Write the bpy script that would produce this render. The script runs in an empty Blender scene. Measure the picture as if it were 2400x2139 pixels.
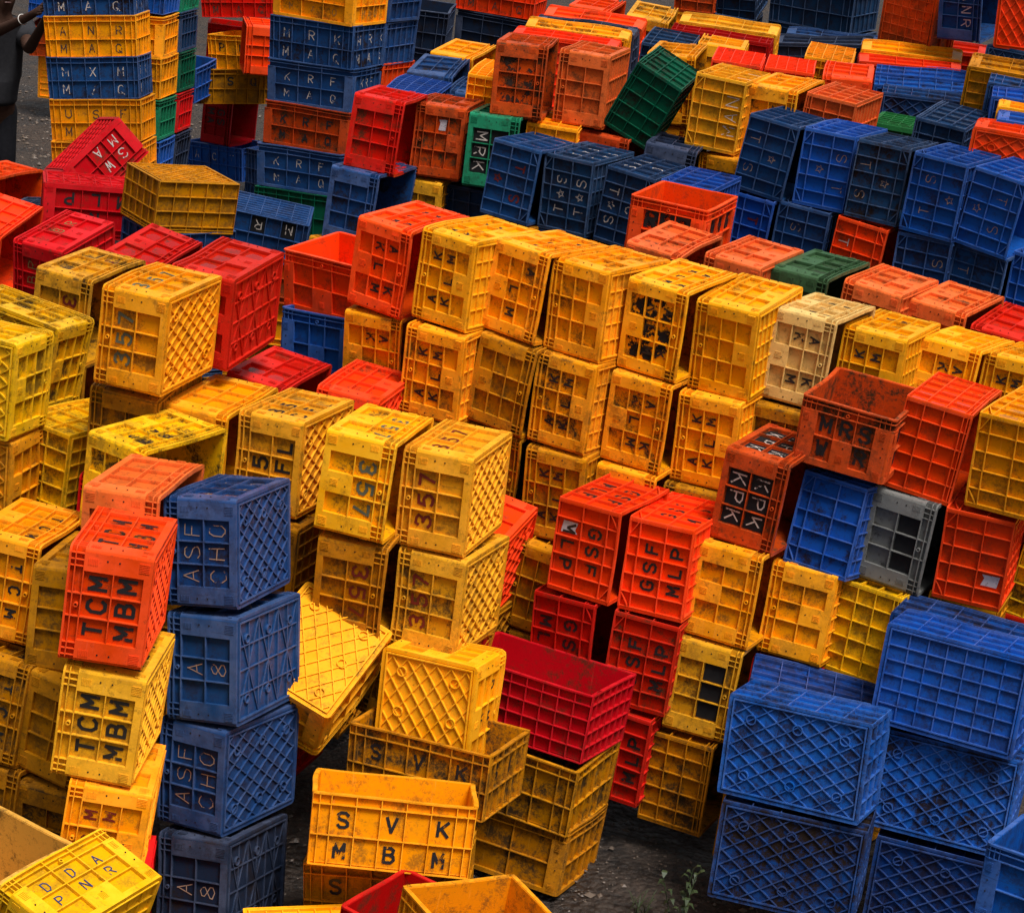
import bpy, math, random
import numpy as np
from mathutils import Matrix, Vector
R_ = math.radians
scene = bpy.context.scene
# ------------------------------------------------------------------ camera
HC = 4.05
PITCH, ROLL, FPX = R_(19.65), R_(-7.87), 5050.0
cd = bpy.data.cameras.new('camera'); cam = bpy.data.objects.new('camera', cd)
scene.collection.objects.link(cam); scene.camera = cam
f_ = np.array([0, math.cos(PITCH), -math.sin(PITCH)]); r_ = np.array([1., 0, 0]); d_ = np.array([0, -math.sin(PITCH), -math.cos(PITCH)])
c_, s_ = math.cos(ROLL), math.sin(ROLL)
rr, dd = c_*r_+s_*d_, -s_*r_+c_*d_
m = Matrix(((rr[0], -dd[0], -f_[0], 0), (rr[1], -dd[1], -f_[1], 0), (rr[2], -dd[2], -f_[2], HC), (0, 0, 0, 1)))
cam.matrix_world = m
cd.sensor_width = 36; cd.lens = 36*FPX/2400; cd.clip_start = .1; cd.clip_end = 2000
# ------------------------------------------------------------------ light
SUN_EL, SUN_AZ = 68, 142      # azimuth east of +Y
w = bpy.data.worlds.new('World'); scene.world = w; w.use_nodes = True
nt = w.node_tree; bg = nt.nodes['Background']
sky = nt.nodes.new('ShaderNodeTexSky'); sky.sky_type = 'NISHITA'; sky.sun_disc = False
sky.sun_elevation = R_(SUN_EL); sky.sun_rotation = R_(SUN_AZ); sky.air_density = 1.0; sky.dust_density = 6; sky.ozone_density = 1
hs = nt.nodes.new('ShaderNodeHueSaturation'); hs.inputs['Saturation'].default_value = .25
nt.links.new(sky.outputs[0], hs.inputs['Color']); nt.links.new(hs.outputs[0], bg.inputs[0]); bg.inputs[1].default_value = .062
sl = bpy.data.lights.new('sun', 'SUN'); sun = bpy.data.objects.new('sun', sl); scene.collection.objects.link(sun)
sl.energy = 2.5; sl.angle = R_(20); sl.color = (1, .97, .94)
sun.rotation_euler = (R_(90-SUN_EL), 0, R_(180-SUN_AZ))
sun.location = (0, 0, 20)
scene.view_settings.view_transform = 'Standard'; scene.view_settings.look = 'None'
scene.view_settings.exposure = .56; scene.view_settings.gamma = 1.0
scene.cycles.max_bounces = 6; scene.cycles.diffuse_bounces = 3; scene.cycles.glossy_bounces = 3
scene.cycles.use_denoising = True
# ------------------------------------------------------------------ helpers
def link(o, parent=None):
    scene.collection.objects.link(o)
    if parent is not None: o.parent = parent
    return o
def tag(o, label=None, cat=None, group=None, kind=None):
    for k, v in (('label', label), ('category', cat), ('group', group), ('kind', kind)):
        if v: o[k] = v
    return o
def node(nt, t, **kw):
    n = nt.nodes.new(t)
    for k, v in kw.items(): setattr(n, k, v)
    return n
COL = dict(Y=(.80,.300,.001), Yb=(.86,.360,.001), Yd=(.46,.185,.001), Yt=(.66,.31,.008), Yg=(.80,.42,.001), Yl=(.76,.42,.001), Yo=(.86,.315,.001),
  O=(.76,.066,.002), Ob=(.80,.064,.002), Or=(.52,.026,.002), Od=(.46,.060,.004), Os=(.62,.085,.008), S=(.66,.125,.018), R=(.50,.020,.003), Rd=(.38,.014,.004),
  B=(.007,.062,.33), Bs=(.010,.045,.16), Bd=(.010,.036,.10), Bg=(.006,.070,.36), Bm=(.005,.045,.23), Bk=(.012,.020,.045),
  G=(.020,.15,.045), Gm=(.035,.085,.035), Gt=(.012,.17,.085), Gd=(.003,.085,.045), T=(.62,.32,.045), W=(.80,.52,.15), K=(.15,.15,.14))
DIRT = dict(Yd=.62, Yt=.5, Yl=.5, Y=.36, Yb=.2, Yg=.35, Yo=.32, Bm=.95, Bd=.5, Bs=.42, Bg=.62, B=.3, Bk=.4, S=.4, Od=.55, O=.25, Ob=.12, Or=.3, R=.2, Rd=.3, T=.35, W=.45, K=.3, G=.3, Gm=.5, Os=.5, Gt=.35, Gd=.4)
MATS = {}
def plastic(code):
    if code in MATS: return MATS[code]
    m = bpy.data.materials.new('plastic_'+code.lower()); m.use_nodes = True; nt = m.node_tree; L = nt.links.new
    b = nt.nodes['Principled BSDF']
    tc = node(nt, 'ShaderNodeTexCoord'); at = node(nt, 'ShaderNodeAttribute', attribute_type='OBJECT', attribute_name='seed')
    def noise(sc, det, rough, off, dist=0):
        n = node(nt, 'ShaderNodeTexNoise', noise_dimensions='4D'); n.inputs['Scale'].default_value = sc; n.inputs['Detail'].default_value = det
        n.inputs['Roughness'].default_value = rough; n.inputs['Distortion'].default_value = dist
        a = node(nt, 'ShaderNodeMath', operation='MULTIPLY_ADD'); a.inputs[1].default_value = 37.; a.inputs[2].default_value = off
        L(at.outputs['Fac'], a.inputs[0]); L(a.outputs[0], n.inputs['W']); L(tc.outputs['Object'], n.inputs['Vector']); return n
    def ramp(src, a, b_):
        r = node(nt, 'ShaderNodeMapRange'); r.inputs[1].default_value = a; r.inputs[2].default_value = b_; L(src, r.inputs[0]); return r
    def mix(fac, a, b_, blend='MIX'):
        x = node(nt, 'ShaderNodeMix', data_type='RGBA', blend_type=blend)
        if isinstance(fac, float): x.inputs[0].default_value = fac
        else: L(fac, x.inputs[0])
        for i, v in ((6, a), (7, b_)):
            if isinstance(v, tuple): x.inputs[i].default_value = (*v, 1)
            else: L(v, x.inputs[i])
        return x.outputs[2]
    c = COL[code]; d = min(1., DIRT[code]+.14)
    # fade / sun bleaching
    n1 = noise(3.5, 3, .55, 1); f = ramp(n1.outputs[0], .35, .75)
    mxc = max(c); bleach = tuple(min(1, v*1.08+.006*mxc) for v in c); worn = tuple(v*.9+g_ for v, g_ in zip(c, (.050, .056, .085))) if code[0] == 'B' else tuple(min(1, v*1.3+.02*mxc) for v in c)  # worn: scuffed, dusty ribs, with skylight on rib faces painted into the colour
    col0 = mix(f.outputs[0], c, bleach)
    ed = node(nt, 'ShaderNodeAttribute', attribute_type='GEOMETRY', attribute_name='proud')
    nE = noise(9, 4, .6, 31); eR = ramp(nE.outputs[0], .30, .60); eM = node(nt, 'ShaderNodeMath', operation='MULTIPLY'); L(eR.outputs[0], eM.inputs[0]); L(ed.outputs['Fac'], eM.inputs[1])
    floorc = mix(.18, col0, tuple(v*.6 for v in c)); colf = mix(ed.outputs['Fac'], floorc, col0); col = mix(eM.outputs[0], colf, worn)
    # per-object hue / value shift
    hsv = node(nt, 'ShaderNodeHueSaturation'); sn = node(nt, 'ShaderNodeMath', operation='MULTIPLY_ADD'); sn.inputs[1].default_value = .34; sn.inputs[2].default_value = .84
    L(at.outputs['Fac'], sn.inputs[0]); L(sn.outputs[0], hsv.inputs['Value'])
    fr = node(nt, 'ShaderNodeMath', operation='MULTIPLY'); fr.inputs[1].default_value = 7.31; L(at.outputs['Fac'], fr.inputs[0])
    fr2 = node(nt, 'ShaderNodeMath', operation='FRACT'); L(fr.outputs[0], fr2.inputs[0])
    hu = node(nt, 'ShaderNodeMath', operation='MULTIPLY_ADD'); hu.inputs[1].default_value = .007; hu.inputs[2].default_value = .492; L(fr2.outputs[0], hu.inputs[0]); L(hu.outputs[0], hsv.inputs['Hue'])
    L(col, hsv.inputs['Color']); col = hsv.outputs[0]
    # broad grime
    n2 = noise(9, 12, .86, 5, .15); g = ramp(n2.outputs[0], .545-.10*d, .615-.08*d)
    f3 = node(nt, 'ShaderNodeMath', operation='MULTIPLY'); f3.inputs[1].default_value = 13.7; L(at.outputs['Fac'], f3.inputs[0]); f4 = node(nt, 'ShaderNodeMath', operation='FRACT'); L(f3.outputs[0], f4.inputs[0]); f5 = node(nt, 'ShaderNodeMath', operation='MULTIPLY_ADD'); f5.inputs[1].default_value = 1.; f5.inputs[2].default_value = .55; L(f4.outputs[0], f5.inputs[0])
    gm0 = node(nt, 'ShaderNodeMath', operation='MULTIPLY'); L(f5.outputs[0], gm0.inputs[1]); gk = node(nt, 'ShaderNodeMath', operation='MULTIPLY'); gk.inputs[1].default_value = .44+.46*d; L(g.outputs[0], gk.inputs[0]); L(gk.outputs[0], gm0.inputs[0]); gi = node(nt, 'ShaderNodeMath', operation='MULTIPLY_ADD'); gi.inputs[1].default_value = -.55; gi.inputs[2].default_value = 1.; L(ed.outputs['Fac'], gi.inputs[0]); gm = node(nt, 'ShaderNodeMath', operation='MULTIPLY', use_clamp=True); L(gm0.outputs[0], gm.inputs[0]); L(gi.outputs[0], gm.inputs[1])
    mud = (.050, .030, .014) if code[0] in 'YOSTRW' else (.020, .013, .010)
    col = mix(gm.outputs[0], col, mud)
    # fine specks
    n3 = noise(42, 6, .75, 9); s = ramp(n3.outputs[0], .585-.06*d, .66)
    sm = node(nt, 'ShaderNodeMath', operation='MULTIPLY'); sm.inputs[1].default_value = .25+.5*d; L(s.outputs[0], sm.inputs[0])
    col = mix(sm.outputs[0], col, mud)
    # streaks and scratches
    for k_, (sx_, sy_, sz_) in enumerate(((6, 6, 120), (110, 110, 5))):
        mp = node(nt, 'ShaderNodeMapping'); mp.inputs['Scale'].default_value = (sx_, sy_, sz_); mp.inputs['Rotation'].default_value = (.12, .1, .3*k_); L(tc.outputs['Object'], mp.inputs[0])
        q = noise(1., 3, .6, 41+k_*7); L(mp.outputs[0], q.inputs['Vector']); qr = ramp(q.outputs[0], .63, .70); qm = node(nt, 'ShaderNodeMath', operation='MULTIPLY'); qm.inputs[1].default_value = .16+.25*d; L(qr.outputs[0], qm.inputs[0])
        col = mix(qm.outputs[0], col, mud if k_ == 0 else tuple(min(1, v*1.2+.07*mxc) for v in c))
    # scuffed light edges and scratches
    n4 = noise(24, 6, .75, 13, 1.5); e = ramp(n4.outputs[0], .66, .74)
    em = node(nt, 'ShaderNodeMath', operation='MULTIPLY'); em.inputs[1].default_value = .35; L(e.outputs[0], em.inputs[0])
    col = mix(em.outputs[0], col, tuple(min(1, v*1.1+.05*mxc) for v in c))
    L(col, b.inputs['Base Color']); L(mix(.10, col, (1., 1., 1.)), b.inputs['Specular Tint'])
    ro = node(nt, 'ShaderNodeMapRange'); ro.inputs[1].default_value = .35; ro.inputs[2].default_value = .65; ro.inputs[3].default_value = .22; ro.inputs[4].default_value = .55
    L(n2.outputs[0], ro.inputs[0]); L(ro.outputs[0], b.inputs['Roughness'])
    b.inputs['Specular IOR Level'].default_value = .36
    bp = node(nt, 'ShaderNodeBump'); bp.inputs['Strength'].default_value = .25; bp.inputs['Distance'].default_value = .004
    nb = noise(18, 3, .6, 21); L(nb.outputs[0], bp.inputs['Height']); L(bp.outputs[0], b.inputs['Normal'])
    MATS[code] = m; return m
def flat(name, c, rough=.5, worn=0.):
    if name in MATS: return MATS[name]
    m = bpy.data.materials.new(name); m.use_nodes = True; nt = m.node_tree; L = nt.links.new; b = nt.nodes['Principled BSDF']
    tc = node(nt, 'ShaderNodeTexCoord'); n = node(nt, 'ShaderNodeTexNoise'); n.inputs['Scale'].default_value = 40; n.inputs['Detail'].default_value = 5
    L(tc.outputs['Object'], n.inputs['Vector'])
    x = node(nt, 'ShaderNodeMix', data_type='RGBA'); x.inputs[6].default_value = (*[v*.7 for v in c], 1); x.inputs[7].default_value = (*[min(1, v*1.25+.01) for v in c], 1)
    L(n.outputs[0], x.inputs[0]); L(x.outputs[2], b.inputs['Base Color']); b.inputs['Roughness'].default_value = rough; b.inputs['Specular IOR Level'].default_value = .5 if rough < .6 else .15
    if worn:
        t = node(nt, 'ShaderNodeBsdfTransparent'); mx = node(nt, 'ShaderNodeMixShader'); n2 = node(nt, 'ShaderNodeTexNoise'); n2.inputs['Scale'].default_value = 26; n2.inputs['Detail'].default_value = 6; n2.inputs['Roughness'].default_value = .7
        L(tc.outputs['Object'], n2.inputs['Vector']); r = node(nt, 'ShaderNodeMapRange'); r.inputs[1].default_value = .62-worn*.2; r.inputs[2].default_value = .66-worn*.2
        L(n2.outputs[0], r.inputs[0]); L(r.outputs[0], mx.inputs[0]); L(b.outputs[0], mx.inputs[1]); L(t.outputs[0], mx.inputs[2]); L(mx.outputs[0], nt.nodes['Material Output'].inputs[0])
    MATS[name] = m; return m
def water():
    if 'water' in MATS: return MATS['water']
    m = bpy.data.materials.new('rain_water'); m.use_nodes = True; b = m.node_tree.nodes['Principled BSDF']
    nt = m.node_tree; tr = node(nt, 'ShaderNodeBsdfTransparent'); gl = node(nt, 'ShaderNodeBsdfGlossy'); gl.inputs['Roughness'].default_value = .04; fz = node(nt, 'ShaderNodeFresnel'); fz.inputs[0].default_value = 1.75; mx = node(nt, 'ShaderNodeMixShader')
    nt.links.new(fz.outputs[0], mx.inputs[0]); nt.links.new(tr.outputs[0], mx.inputs[1]); nt.links.new(gl.outputs[0], mx.inputs[2]); nt.links.new(mx.outputs[0], nt.nodes['Material Output'].inputs[0]); nt.nodes.remove(b)
    MATS['water'] = m; return m
# ------------------------------------------------------------------ mesh assembly in a wall frame (u right, v up, d inward)
class MB:
    def __init__(s): s.v = []; s.f = []; s.mi = []
    def quadprism(s, p, d0, d1, mi=0):      # p: 4 (u,v) points counter clockwise seen from outside
        n = len(s.v)
        for d in (d0, d1):
            for q in p: s.v.append((q[0], q[1], d))
        k = len(p)
        s.f.append(tuple(n+i for i in range(k))); s.f.append(tuple(n+k+i for i in reversed(range(k))))
        for i in range(k): j = (i+1) % k; s.f.append((n+i, n+k+i, n+k+j, n+j))
        s.mi += [mi]*(k+2)
    def box(s, u0, u1, v0, v1, d0, d1, mi=0, cuts=None):
        lu, lv = u1-u0, v1-v0
        if lu >= lv:
            k = max(1, int(lu/.07)); ts = [u0+lu*i/k for i in range(k+1)]
            if cuts:
                ts = sorted(set([round(t, 5) for t in ts+[c for c in cuts if u0 < c < u1]]))
            n = len(s.v)
            for t in ts:
                s.v += [(t, v0, d0), (t, v1, d0), (t, v1, d1), (t, v0, d1)]
            for i in range(len(ts)-1):
                a = n+4*i; b = a+4
                s.f += [(a, b, b+1, a+1), (a+1, b+1, b+2, a+2), (a+2, b+2, b+3, a+3), (a+3, b+3, b, a)]; s.mi += [mi]*4
            e = n+4*(len(ts)-1); s.f += [(n, n+1, n+2, n+3), (e+3, e+2, e+1, e)]; s.mi += [mi]*2
        else:
            k = max(1, int(lv/.09)); n = len(s.v)
            for i in range(k+1):
                t = v0+lv*i/k; s.v += [(u0, t, d0), (u1, t, d0), (u1, t, d1), (u0, t, d1)]
            for i in range(k):
                a = n+4*i; b = a+4
                s.f += [(a, a+1, b+1, b), (a+1, a+2, b+2, b+1), (a+2, a+3, b+3, b+2), (a+3, a, b, b+3)]; s.mi += [mi]*4
            e = n+4*k; s.f += [(n+3, n+2, n+1, n), (e, e+1, e+2, e+3)]; s.mi += [mi]*2
T = .0130; RW = .0034
def hr(b, u0, u1, v, w=RW, d=0.): b.box(u0, u1, v-w/2, v+w/2, d, T, cuts=(u0+.004, u0+.014, u1-.014, u1-.004))
def vr(b, u, v0, v1, w=RW, d=.0009): b.box(u-w/2, u+w/2, v0, v1, d, T)
def hatch(b, u, v, n, horiz, ln, rng):
    for i in range(n):
        if horiz: b.box(u, u+ln, v+i*.0052, v+i*.0052+.0022, -.0022, .0004)
        else: b.box(u+i*.0052, u+i*.0052+.0022, v, v+ln, -.0022, .0004)
def dot(b, u, v):
    b.quadprism([(u+.0028*math.cos(a*math.pi/3), v+.0028*math.sin(a*math.pi/3)) for a in range(6)], -.0012, .0002, 1)
def wall(pat, U, H, inset, fine, rng):
    """ribbed outer wall; U half length, returns MB and the list of letter cells rows[r][c] = (u, v, du, dv)"""
    b = MB(); e = U-inset
    cu = (-U+.004, -U+.014, U-.014, U-.004)
    b.box(-e, e, .006, H-.002, T, T+.0026)
    n = {'P2': 3, 'P2c': 3, 'P3': 3, 'JP': 3, 'G2': 5, 'G3': 5, 'G5': 9, 'JG': 7}[pat]
    rows = {'P2': 2, 'P2c': 2, 'P3': 3, 'JP': 2, 'G2': 2, 'G3': 3, 'G5': 4, 'JG': 2}[pat]
    if U < .2 and pat in ('JG', 'JP', 'G5'): n = 5 if pat != 'G5' else 7
    P = pat in ('P2', 'P2c', 'P3', 'JP') and not (U < .2 and pat == 'JP' and False)
    cells = []
    xe = U-T-.0002 if inset > T+.001 else U
    if P:
        pw = (.070 if U < .2 else .062) if pat != 'JP' else .058
        if pat == 'P3': pw = .054 if U < .2 else .056
        if pat == 'JP' and U < .2: pw = .034
        bo = {'JP': .016, 'P3': .020}.get(pat, .024); band = .047
        vt, vb = H-band, bo
        b.box(-xe, xe, 0, bo, -.0006, T, cuts=cu)                       # solid foot
        for sgn in (-1, 1):
            a0, a1 = sorted((sgn*xe, sgn*(U-pw))); b.box(a0, a1, bo-.0005, vt, -.0006, T, cuts=cu)
        hr(b, -xe, xe, H-.0016, .0042, -.0012); hr(b, -xe, xe, H-.020); hr(b, -xe, xe, vt)
        if fine:
            for sgn in (-1, 1):
                for k in range(1, 4): vr(b, sgn*(U-pw*k/3.6), vt, H-.002, .0024)
            for sgn in (-1, 1):
                u = sgn*(U-pw*.5)
                hatch(b, u-.016, .010, 6, False, .030, rng) if pat != 'JP' else hatch(b, u-.016, .012, 5, True, .032, rng)
                hatch(b, u-.014, vt-.040, 6, True, .020, rng)
                for q in (.42, .62): dot(b, sgn*(U-pw*.45), bo+(vt-bo)*q)
        us = [-(U-pw)+2*(U-pw)*k/n for k in range(n+1)]
        vs = [vt-(vt-vb)*k/rows for k in range(rows+1)]
        for u in us[1:-1]: vr(b, u, vb, H-.002)
        for v in vs[1:-1]: hr(b, us[0], us[-1], v)
        if pat in ('P3', 'P2c'):
            b.box(us[1], us[2], vb-.0005, vs[-2], -.0003, T)
            if fine: hatch(b, (us[1]+us[2])/2-.012, vb+.012, 5, False, .026, rng); dot(b, (us[1]+us[2])/2+.006, vs[-2]-.022)
        if fine and pat != 'JP':
            ring = [(.0075*math.cos(a*math.pi/5), H-.034+.0075*math.sin(a*math.pi/5)) for a in range(10)]
            for i in range(10):
                p, q = ring[i], ring[(i+1) % 10]; b.quadprism([p, q, (q[0]*.6, (q[1]-H+.034)*.6+H-.034), (p[0]*.6, (p[1]-H+.034)*.6+H-.034)], -.0015, T)
    else:
        band = {'G2': .045, 'G3': .030, 'G5': .040, 'JG': .036}[pat]; vt = H-band; vb = 0.
        hr(b, -xe, xe, H-.0016, .0042, -.0012); hr(b, -xe, xe, vt)
        if pat == 'G3': hr(b, -xe, xe, H-.014)
        hr(b, -xe, xe, .0016, .0040)
        if pat == 'JG': us = [-U+.004, -U+.1*U, *[(-U+.24*U)+(2*U-.48*U)*k/5 for k in range(6)], U-.1*U, U-.004]; us = us if U > .2 else [-U+.004, -U+.025]+[(-U+.06)+(2*U-.12)*k/4 for k in range(5)]+[U-.025, U-.004]
        else: us = [-U+.004+(2*U-.008)*k/n for k in range(n+1)]
        for k, u in enumerate(us):
            if (k in (0, len(us)-1)): u = (U-.0024)*(1 if u > 0 else -1) if inset < T+.001 else (U-T-.003)*(1 if u > 0 else -1)
            vr(b, u, .003, H-.003)
        vs = [vt-(vt-vb)*k/rows for k in range(rows+1)]
        for v in vs[1:-1]: hr(b, -xe, xe, v)
        if fine and pat == 'G2':
            for sgn in (-1, 1):
                u0, u1 = sgn*(U-.014), sgn*(U-2*U/n+.004)
                p = [(u0, vt+.004), (u0, vt+.008), (u1, H-.004), (u1, H-.008)]
                if sgn < 0: p = p[::-1]
                b.quadprism(p, .001, T)
    for r in range(rows):
        cells.append([((us[c]+us[c+1])/2, (vs[r]+vs[r+1])/2, us[c+1]-us[c], vs[r]-vs[r+1]) for c in range(len(us)-1)])
    return b, cells
def clip(p, q, hx, hy):
    t0, t1 = 0., 1.; dx, dy = q[0]-p[0], q[1]-p[1]
    for a, c in ((-dx, p[0]+hx), (dx, hx-p[0]), (-dy, p[1]+hy), (dy, hy-p[1])):
        if abs(a) < 1e-9:
            if c < 0: return None
        else:
            t = c/a
            if a < 0: t0 = max(t0, t)
            else: t1 = min(t1, t)
    return ((p[0]+dx*t0, p[1]+dy*t0), (p[0]+dx*t1, p[1]+dy*t1)) if t0 < t1-1e-4 else None
def seg(b, p, q, w, d0, d1):
    dx, dy = q[0]-p[0], q[1]-p[1]; l = math.hypot(dx, dy)
    if l < 1e-5: return
    nx, ny = -dy/l*w/2, dx/l*w/2
    k = max(1, int(l/.09))
    for i in range(k):
        a = (p[0]+dx*i/k, p[1]+dy*i/k); c = (p[0]+dx*(i+1)/k, p[1]+dy*(i+1)/k)
        b.quadprism([(a[0]-nx, a[1]-ny), (c[0]-nx, c[1]-ny), (c[0]+nx, c[1]+ny), (a[0]+nx, a[1]+ny)], d0, d1)
def base(kind, L, W, fine):
    """outer face of the base in its own (u along L, v along W, d inward) frame"""
    b = MB(); hx, hy = L/2-.016, W/2-.016; D = .0070
    b.box(-L/2+.012, L/2-.012, -W/2+.012, W/2-.012, D, D+.003)
    for (u0, u1, v0, v1) in ((-hx, hx, hy-.005, hy), (-hx, hx, -hy, -hy+.005), (-hx, -hx+.005, -hy+.005, hy-.005), (hx-.005, hx, -hy+.005, hy-.005)): b.box(u0, u1, v0, v1, -.004, D)
    ix, iy = hx-.005, hy-.005
    def line(p, q, d=0.0, w=.0040):
        c = clip(p, q, ix, iy)
        if c: seg(b, c[0], c[1], w, d, D)
    def circle(cx, cy, r=.017):
        for i in range(12):
            a, a2 = i*math.pi/6, (i+1)*math.pi/6
            b.quadprism([(cx+(r+.0018)*math.cos(a), cy+(r+.0018)*math.sin(a)), (cx+(r+.0018)*math.cos(a2), cy+(r+.0018)*math.sin(a2)), (cx+(r-.0018)*math.cos(a2), cy+(r-.0018)*math.sin(a2)), (cx+(r-.0018)*math.cos(a), cy+(r-.0018)*math.sin(a))], -.0015, D)
    if kind == 'dia':
        st = .062; sl = .72
        for k in range(-12, 13):
            o = k*st*1.25
            line((-1+o, -sl), (1+o, sl), 0.); line((-1+o, sl), (1+o, -sl), .0008)
        if fine:
            for cx in (-L*.33, 0, L*.33):
                for cy in (-W*.28, W*.28): circle(cx, cy)
    elif kind == 'xb':
        for k in range(7): u = -ix+2*ix*k/6; line((u, -1), (u, 1), .001)
        for k in range(1, 4): v = -iy+2*iy*k/4; line((-1, v), (1, v), .0004)
        for k in range(3):
            u0 = -ix+2*ix*k/3; u1 = u0+2*ix/3
            for s in (-1, 1): seg(b, (u0, -s*iy), (u1, s*iy), .0034, .0016+.0003*s, D)
        if fine:
            for cx in (-L*.33, 0, L*.33):
                for cy in (-W*.28, W*.28): circle(cx, cy, .014)
    elif kind in ('slat', 'slt'):
        n, mm = (8, 6) if kind == 'slat' else (3, 8)
        for k in range(1, n): v = -iy+2*iy*k/n; line((-1, v), (1, v), 0., .006)
        for k in range(1, mm): u = -ix+2*ix*k/mm; line((u, -1), (u, 1), .001)
    elif kind == 'til':
        for k in range(1, 9): u = -ix+2*ix*k/9; line((u, -1), (u, 1), 0., .006)
        for k in range(1, 5): v = -iy+2*iy*k/5; line((-1, v), (1, v), .001)
    else:
        for k in range(1, 6): v = -iy+2*iy*k/6; line((-1, v), (1, v), 0.)
        for k in range(1, 7): u = -ix+2*ix*k/7; line((u, -1), (u, 1), .001)
    return b
# ------------------------------------------------------------------ stroke letters on a 4 x 6 grid
G = {'A': ['0,0 2,6', '2,6 4,0', '.8,2.2 3.2,2.2'], 'B': ['0,0 0,6 2.6,6 3.6,5.2 3.4,3.8 2.4,3.2 0,3.2', '2.4,3.2 3.8,2.6 4,1.2 3,0 0,0'], 'C': ['4,4.9 3,6 1.2,6 0,4.6 0,1.4 1.2,0 3,0 4,1.1'],
 'D': ['0,0 0,6 2.4,6 4,4.6 4,1.4 2.4,0 0,0'], 'E': ['4,6 0,6 0,0 4,0', '0,3.1 3,3.1'], 'F': ['4,6 0,6 0,0', '0,3.2 3,3.2'], 'G': ['4,4.9 3,6 1.2,6 0,4.6 0,1.4 1.2,0 3,0 4,1 4,2.8 2.4,2.8'],
 'H': ['0,0 0,6', '4,0 4,6', '0,3 4,3'], 'K': ['0,0 0,6', '4,6 .3,2.6', '1.3,3.4 4,0'], 'L': ['0,6 0,0 3.8,0'], 'M': ['0,0 0,6', '0,6 2,2', '4,6 2,2', '4,6 4,0'], 'N': ['0,0 0,6', '0,6 4,0', '4,0 4,6'],
 'O': ['1.2,0 0,1.4 0,4.6 1.2,6 2.8,6 4,4.6 4,1.4 2.8,0 1.2,0'], 'P': ['0,0 0,6 2.6,6 4,5 4,3.8 2.6,2.8 0,2.8'], 'Q': ['1.2,0 0,1.4 0,4.6 1.2,6 2.8,6 4,4.6 4,1.4 2.8,0 1.2,0', '2,1.6 4.4,-.4'],
 'R': ['0,0 0,6 2.6,6 4,5 4,4 2.6,3 0,3', '1.8,3 4,0'], 'S': ['4,5 3,6 1,6 0,5.1 0,4 1,3.3 3,2.8 4,2 4,.9 3,0 1,0 0,1'], 'T': ['0,6 4,6', '2,6 2,0'], 'U': ['0,6 0,1.3 1.2,0 2.8,0 4,1.3 4,6'],
 'V': ['0,6 2,0', '2,0 4,6'], 'W': ['0,6 1,0', '1,0 2,4', '2,4 3,0', '3,0 4,6'], 'X': ['0,0 4,6', '0,6 4,0'], 'Y': ['0,6 2,3 4,6', '2,3 2,0'], 'Z': ['0,6 4,6', '4,6 0,0', '0,0 4,0'], ',': ['.8,0 3.2,6'],
 '2': ['0,4.8 1,6 3,6 4,4.8 3.6,3.2 0,0 4,0'], '3': ['0,5 1,6 3,6 4,5 3.4,3.6 1.6,3.2', '1.7,3.1 3.6,2.6 4,1.2 3,0 1,0 0,1'], '5': ['3.8,6 .4,6 .2,3.4 2.4,3.8 4,2.8 4,1.2 2.8,0 1,0 0,.9'], '7': ['0,6 4,6', '4,6 1.6,0'], '8': ['2,3.2 .4,4.2 .4,5.3 2,6 3.6,5.3 3.6,4.2 2,3.2 0,2 0,.9 2,0 4,.9 4,2 2,3.2'],
 '*': [' '.join('%.2f,%.2f' % (2+2.6*(1 if k % 2 == 0 else .42)*math.sin(k*math.pi/5), 3+2.6*(1 if k % 2 == 0 else .42)*math.cos(k*math.pi/5)) for k in range(11))]}
INK = dict(k=('ink_black', (.006, .006, .007), .95, .17, .18), r=('ink_dark_red', (.15, .007, .001), .95, .15, .2), w=('paint_offwhite', (.52, .45, .40), .95, .085, .45), n=('ink_navy', (.02, .03, .10), .85, .10, .1),
 n2=('ink_brown_black', (.05, .025, .015), .9, .10, .2), g=('ink_grey', (.10, .105, .06), .95, .15, .1), o=('paint_tan_outline', (.34, .22, .15), .95, .05, .4), e=('paint_faint', (.28, .15, .04), .8, .08, .4), W=('chalk_white', (.7, .6, .5), 1.25, .05, .4), K=('ink_black', (.008, .008, .009), 1.3, .22, .2))
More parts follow.
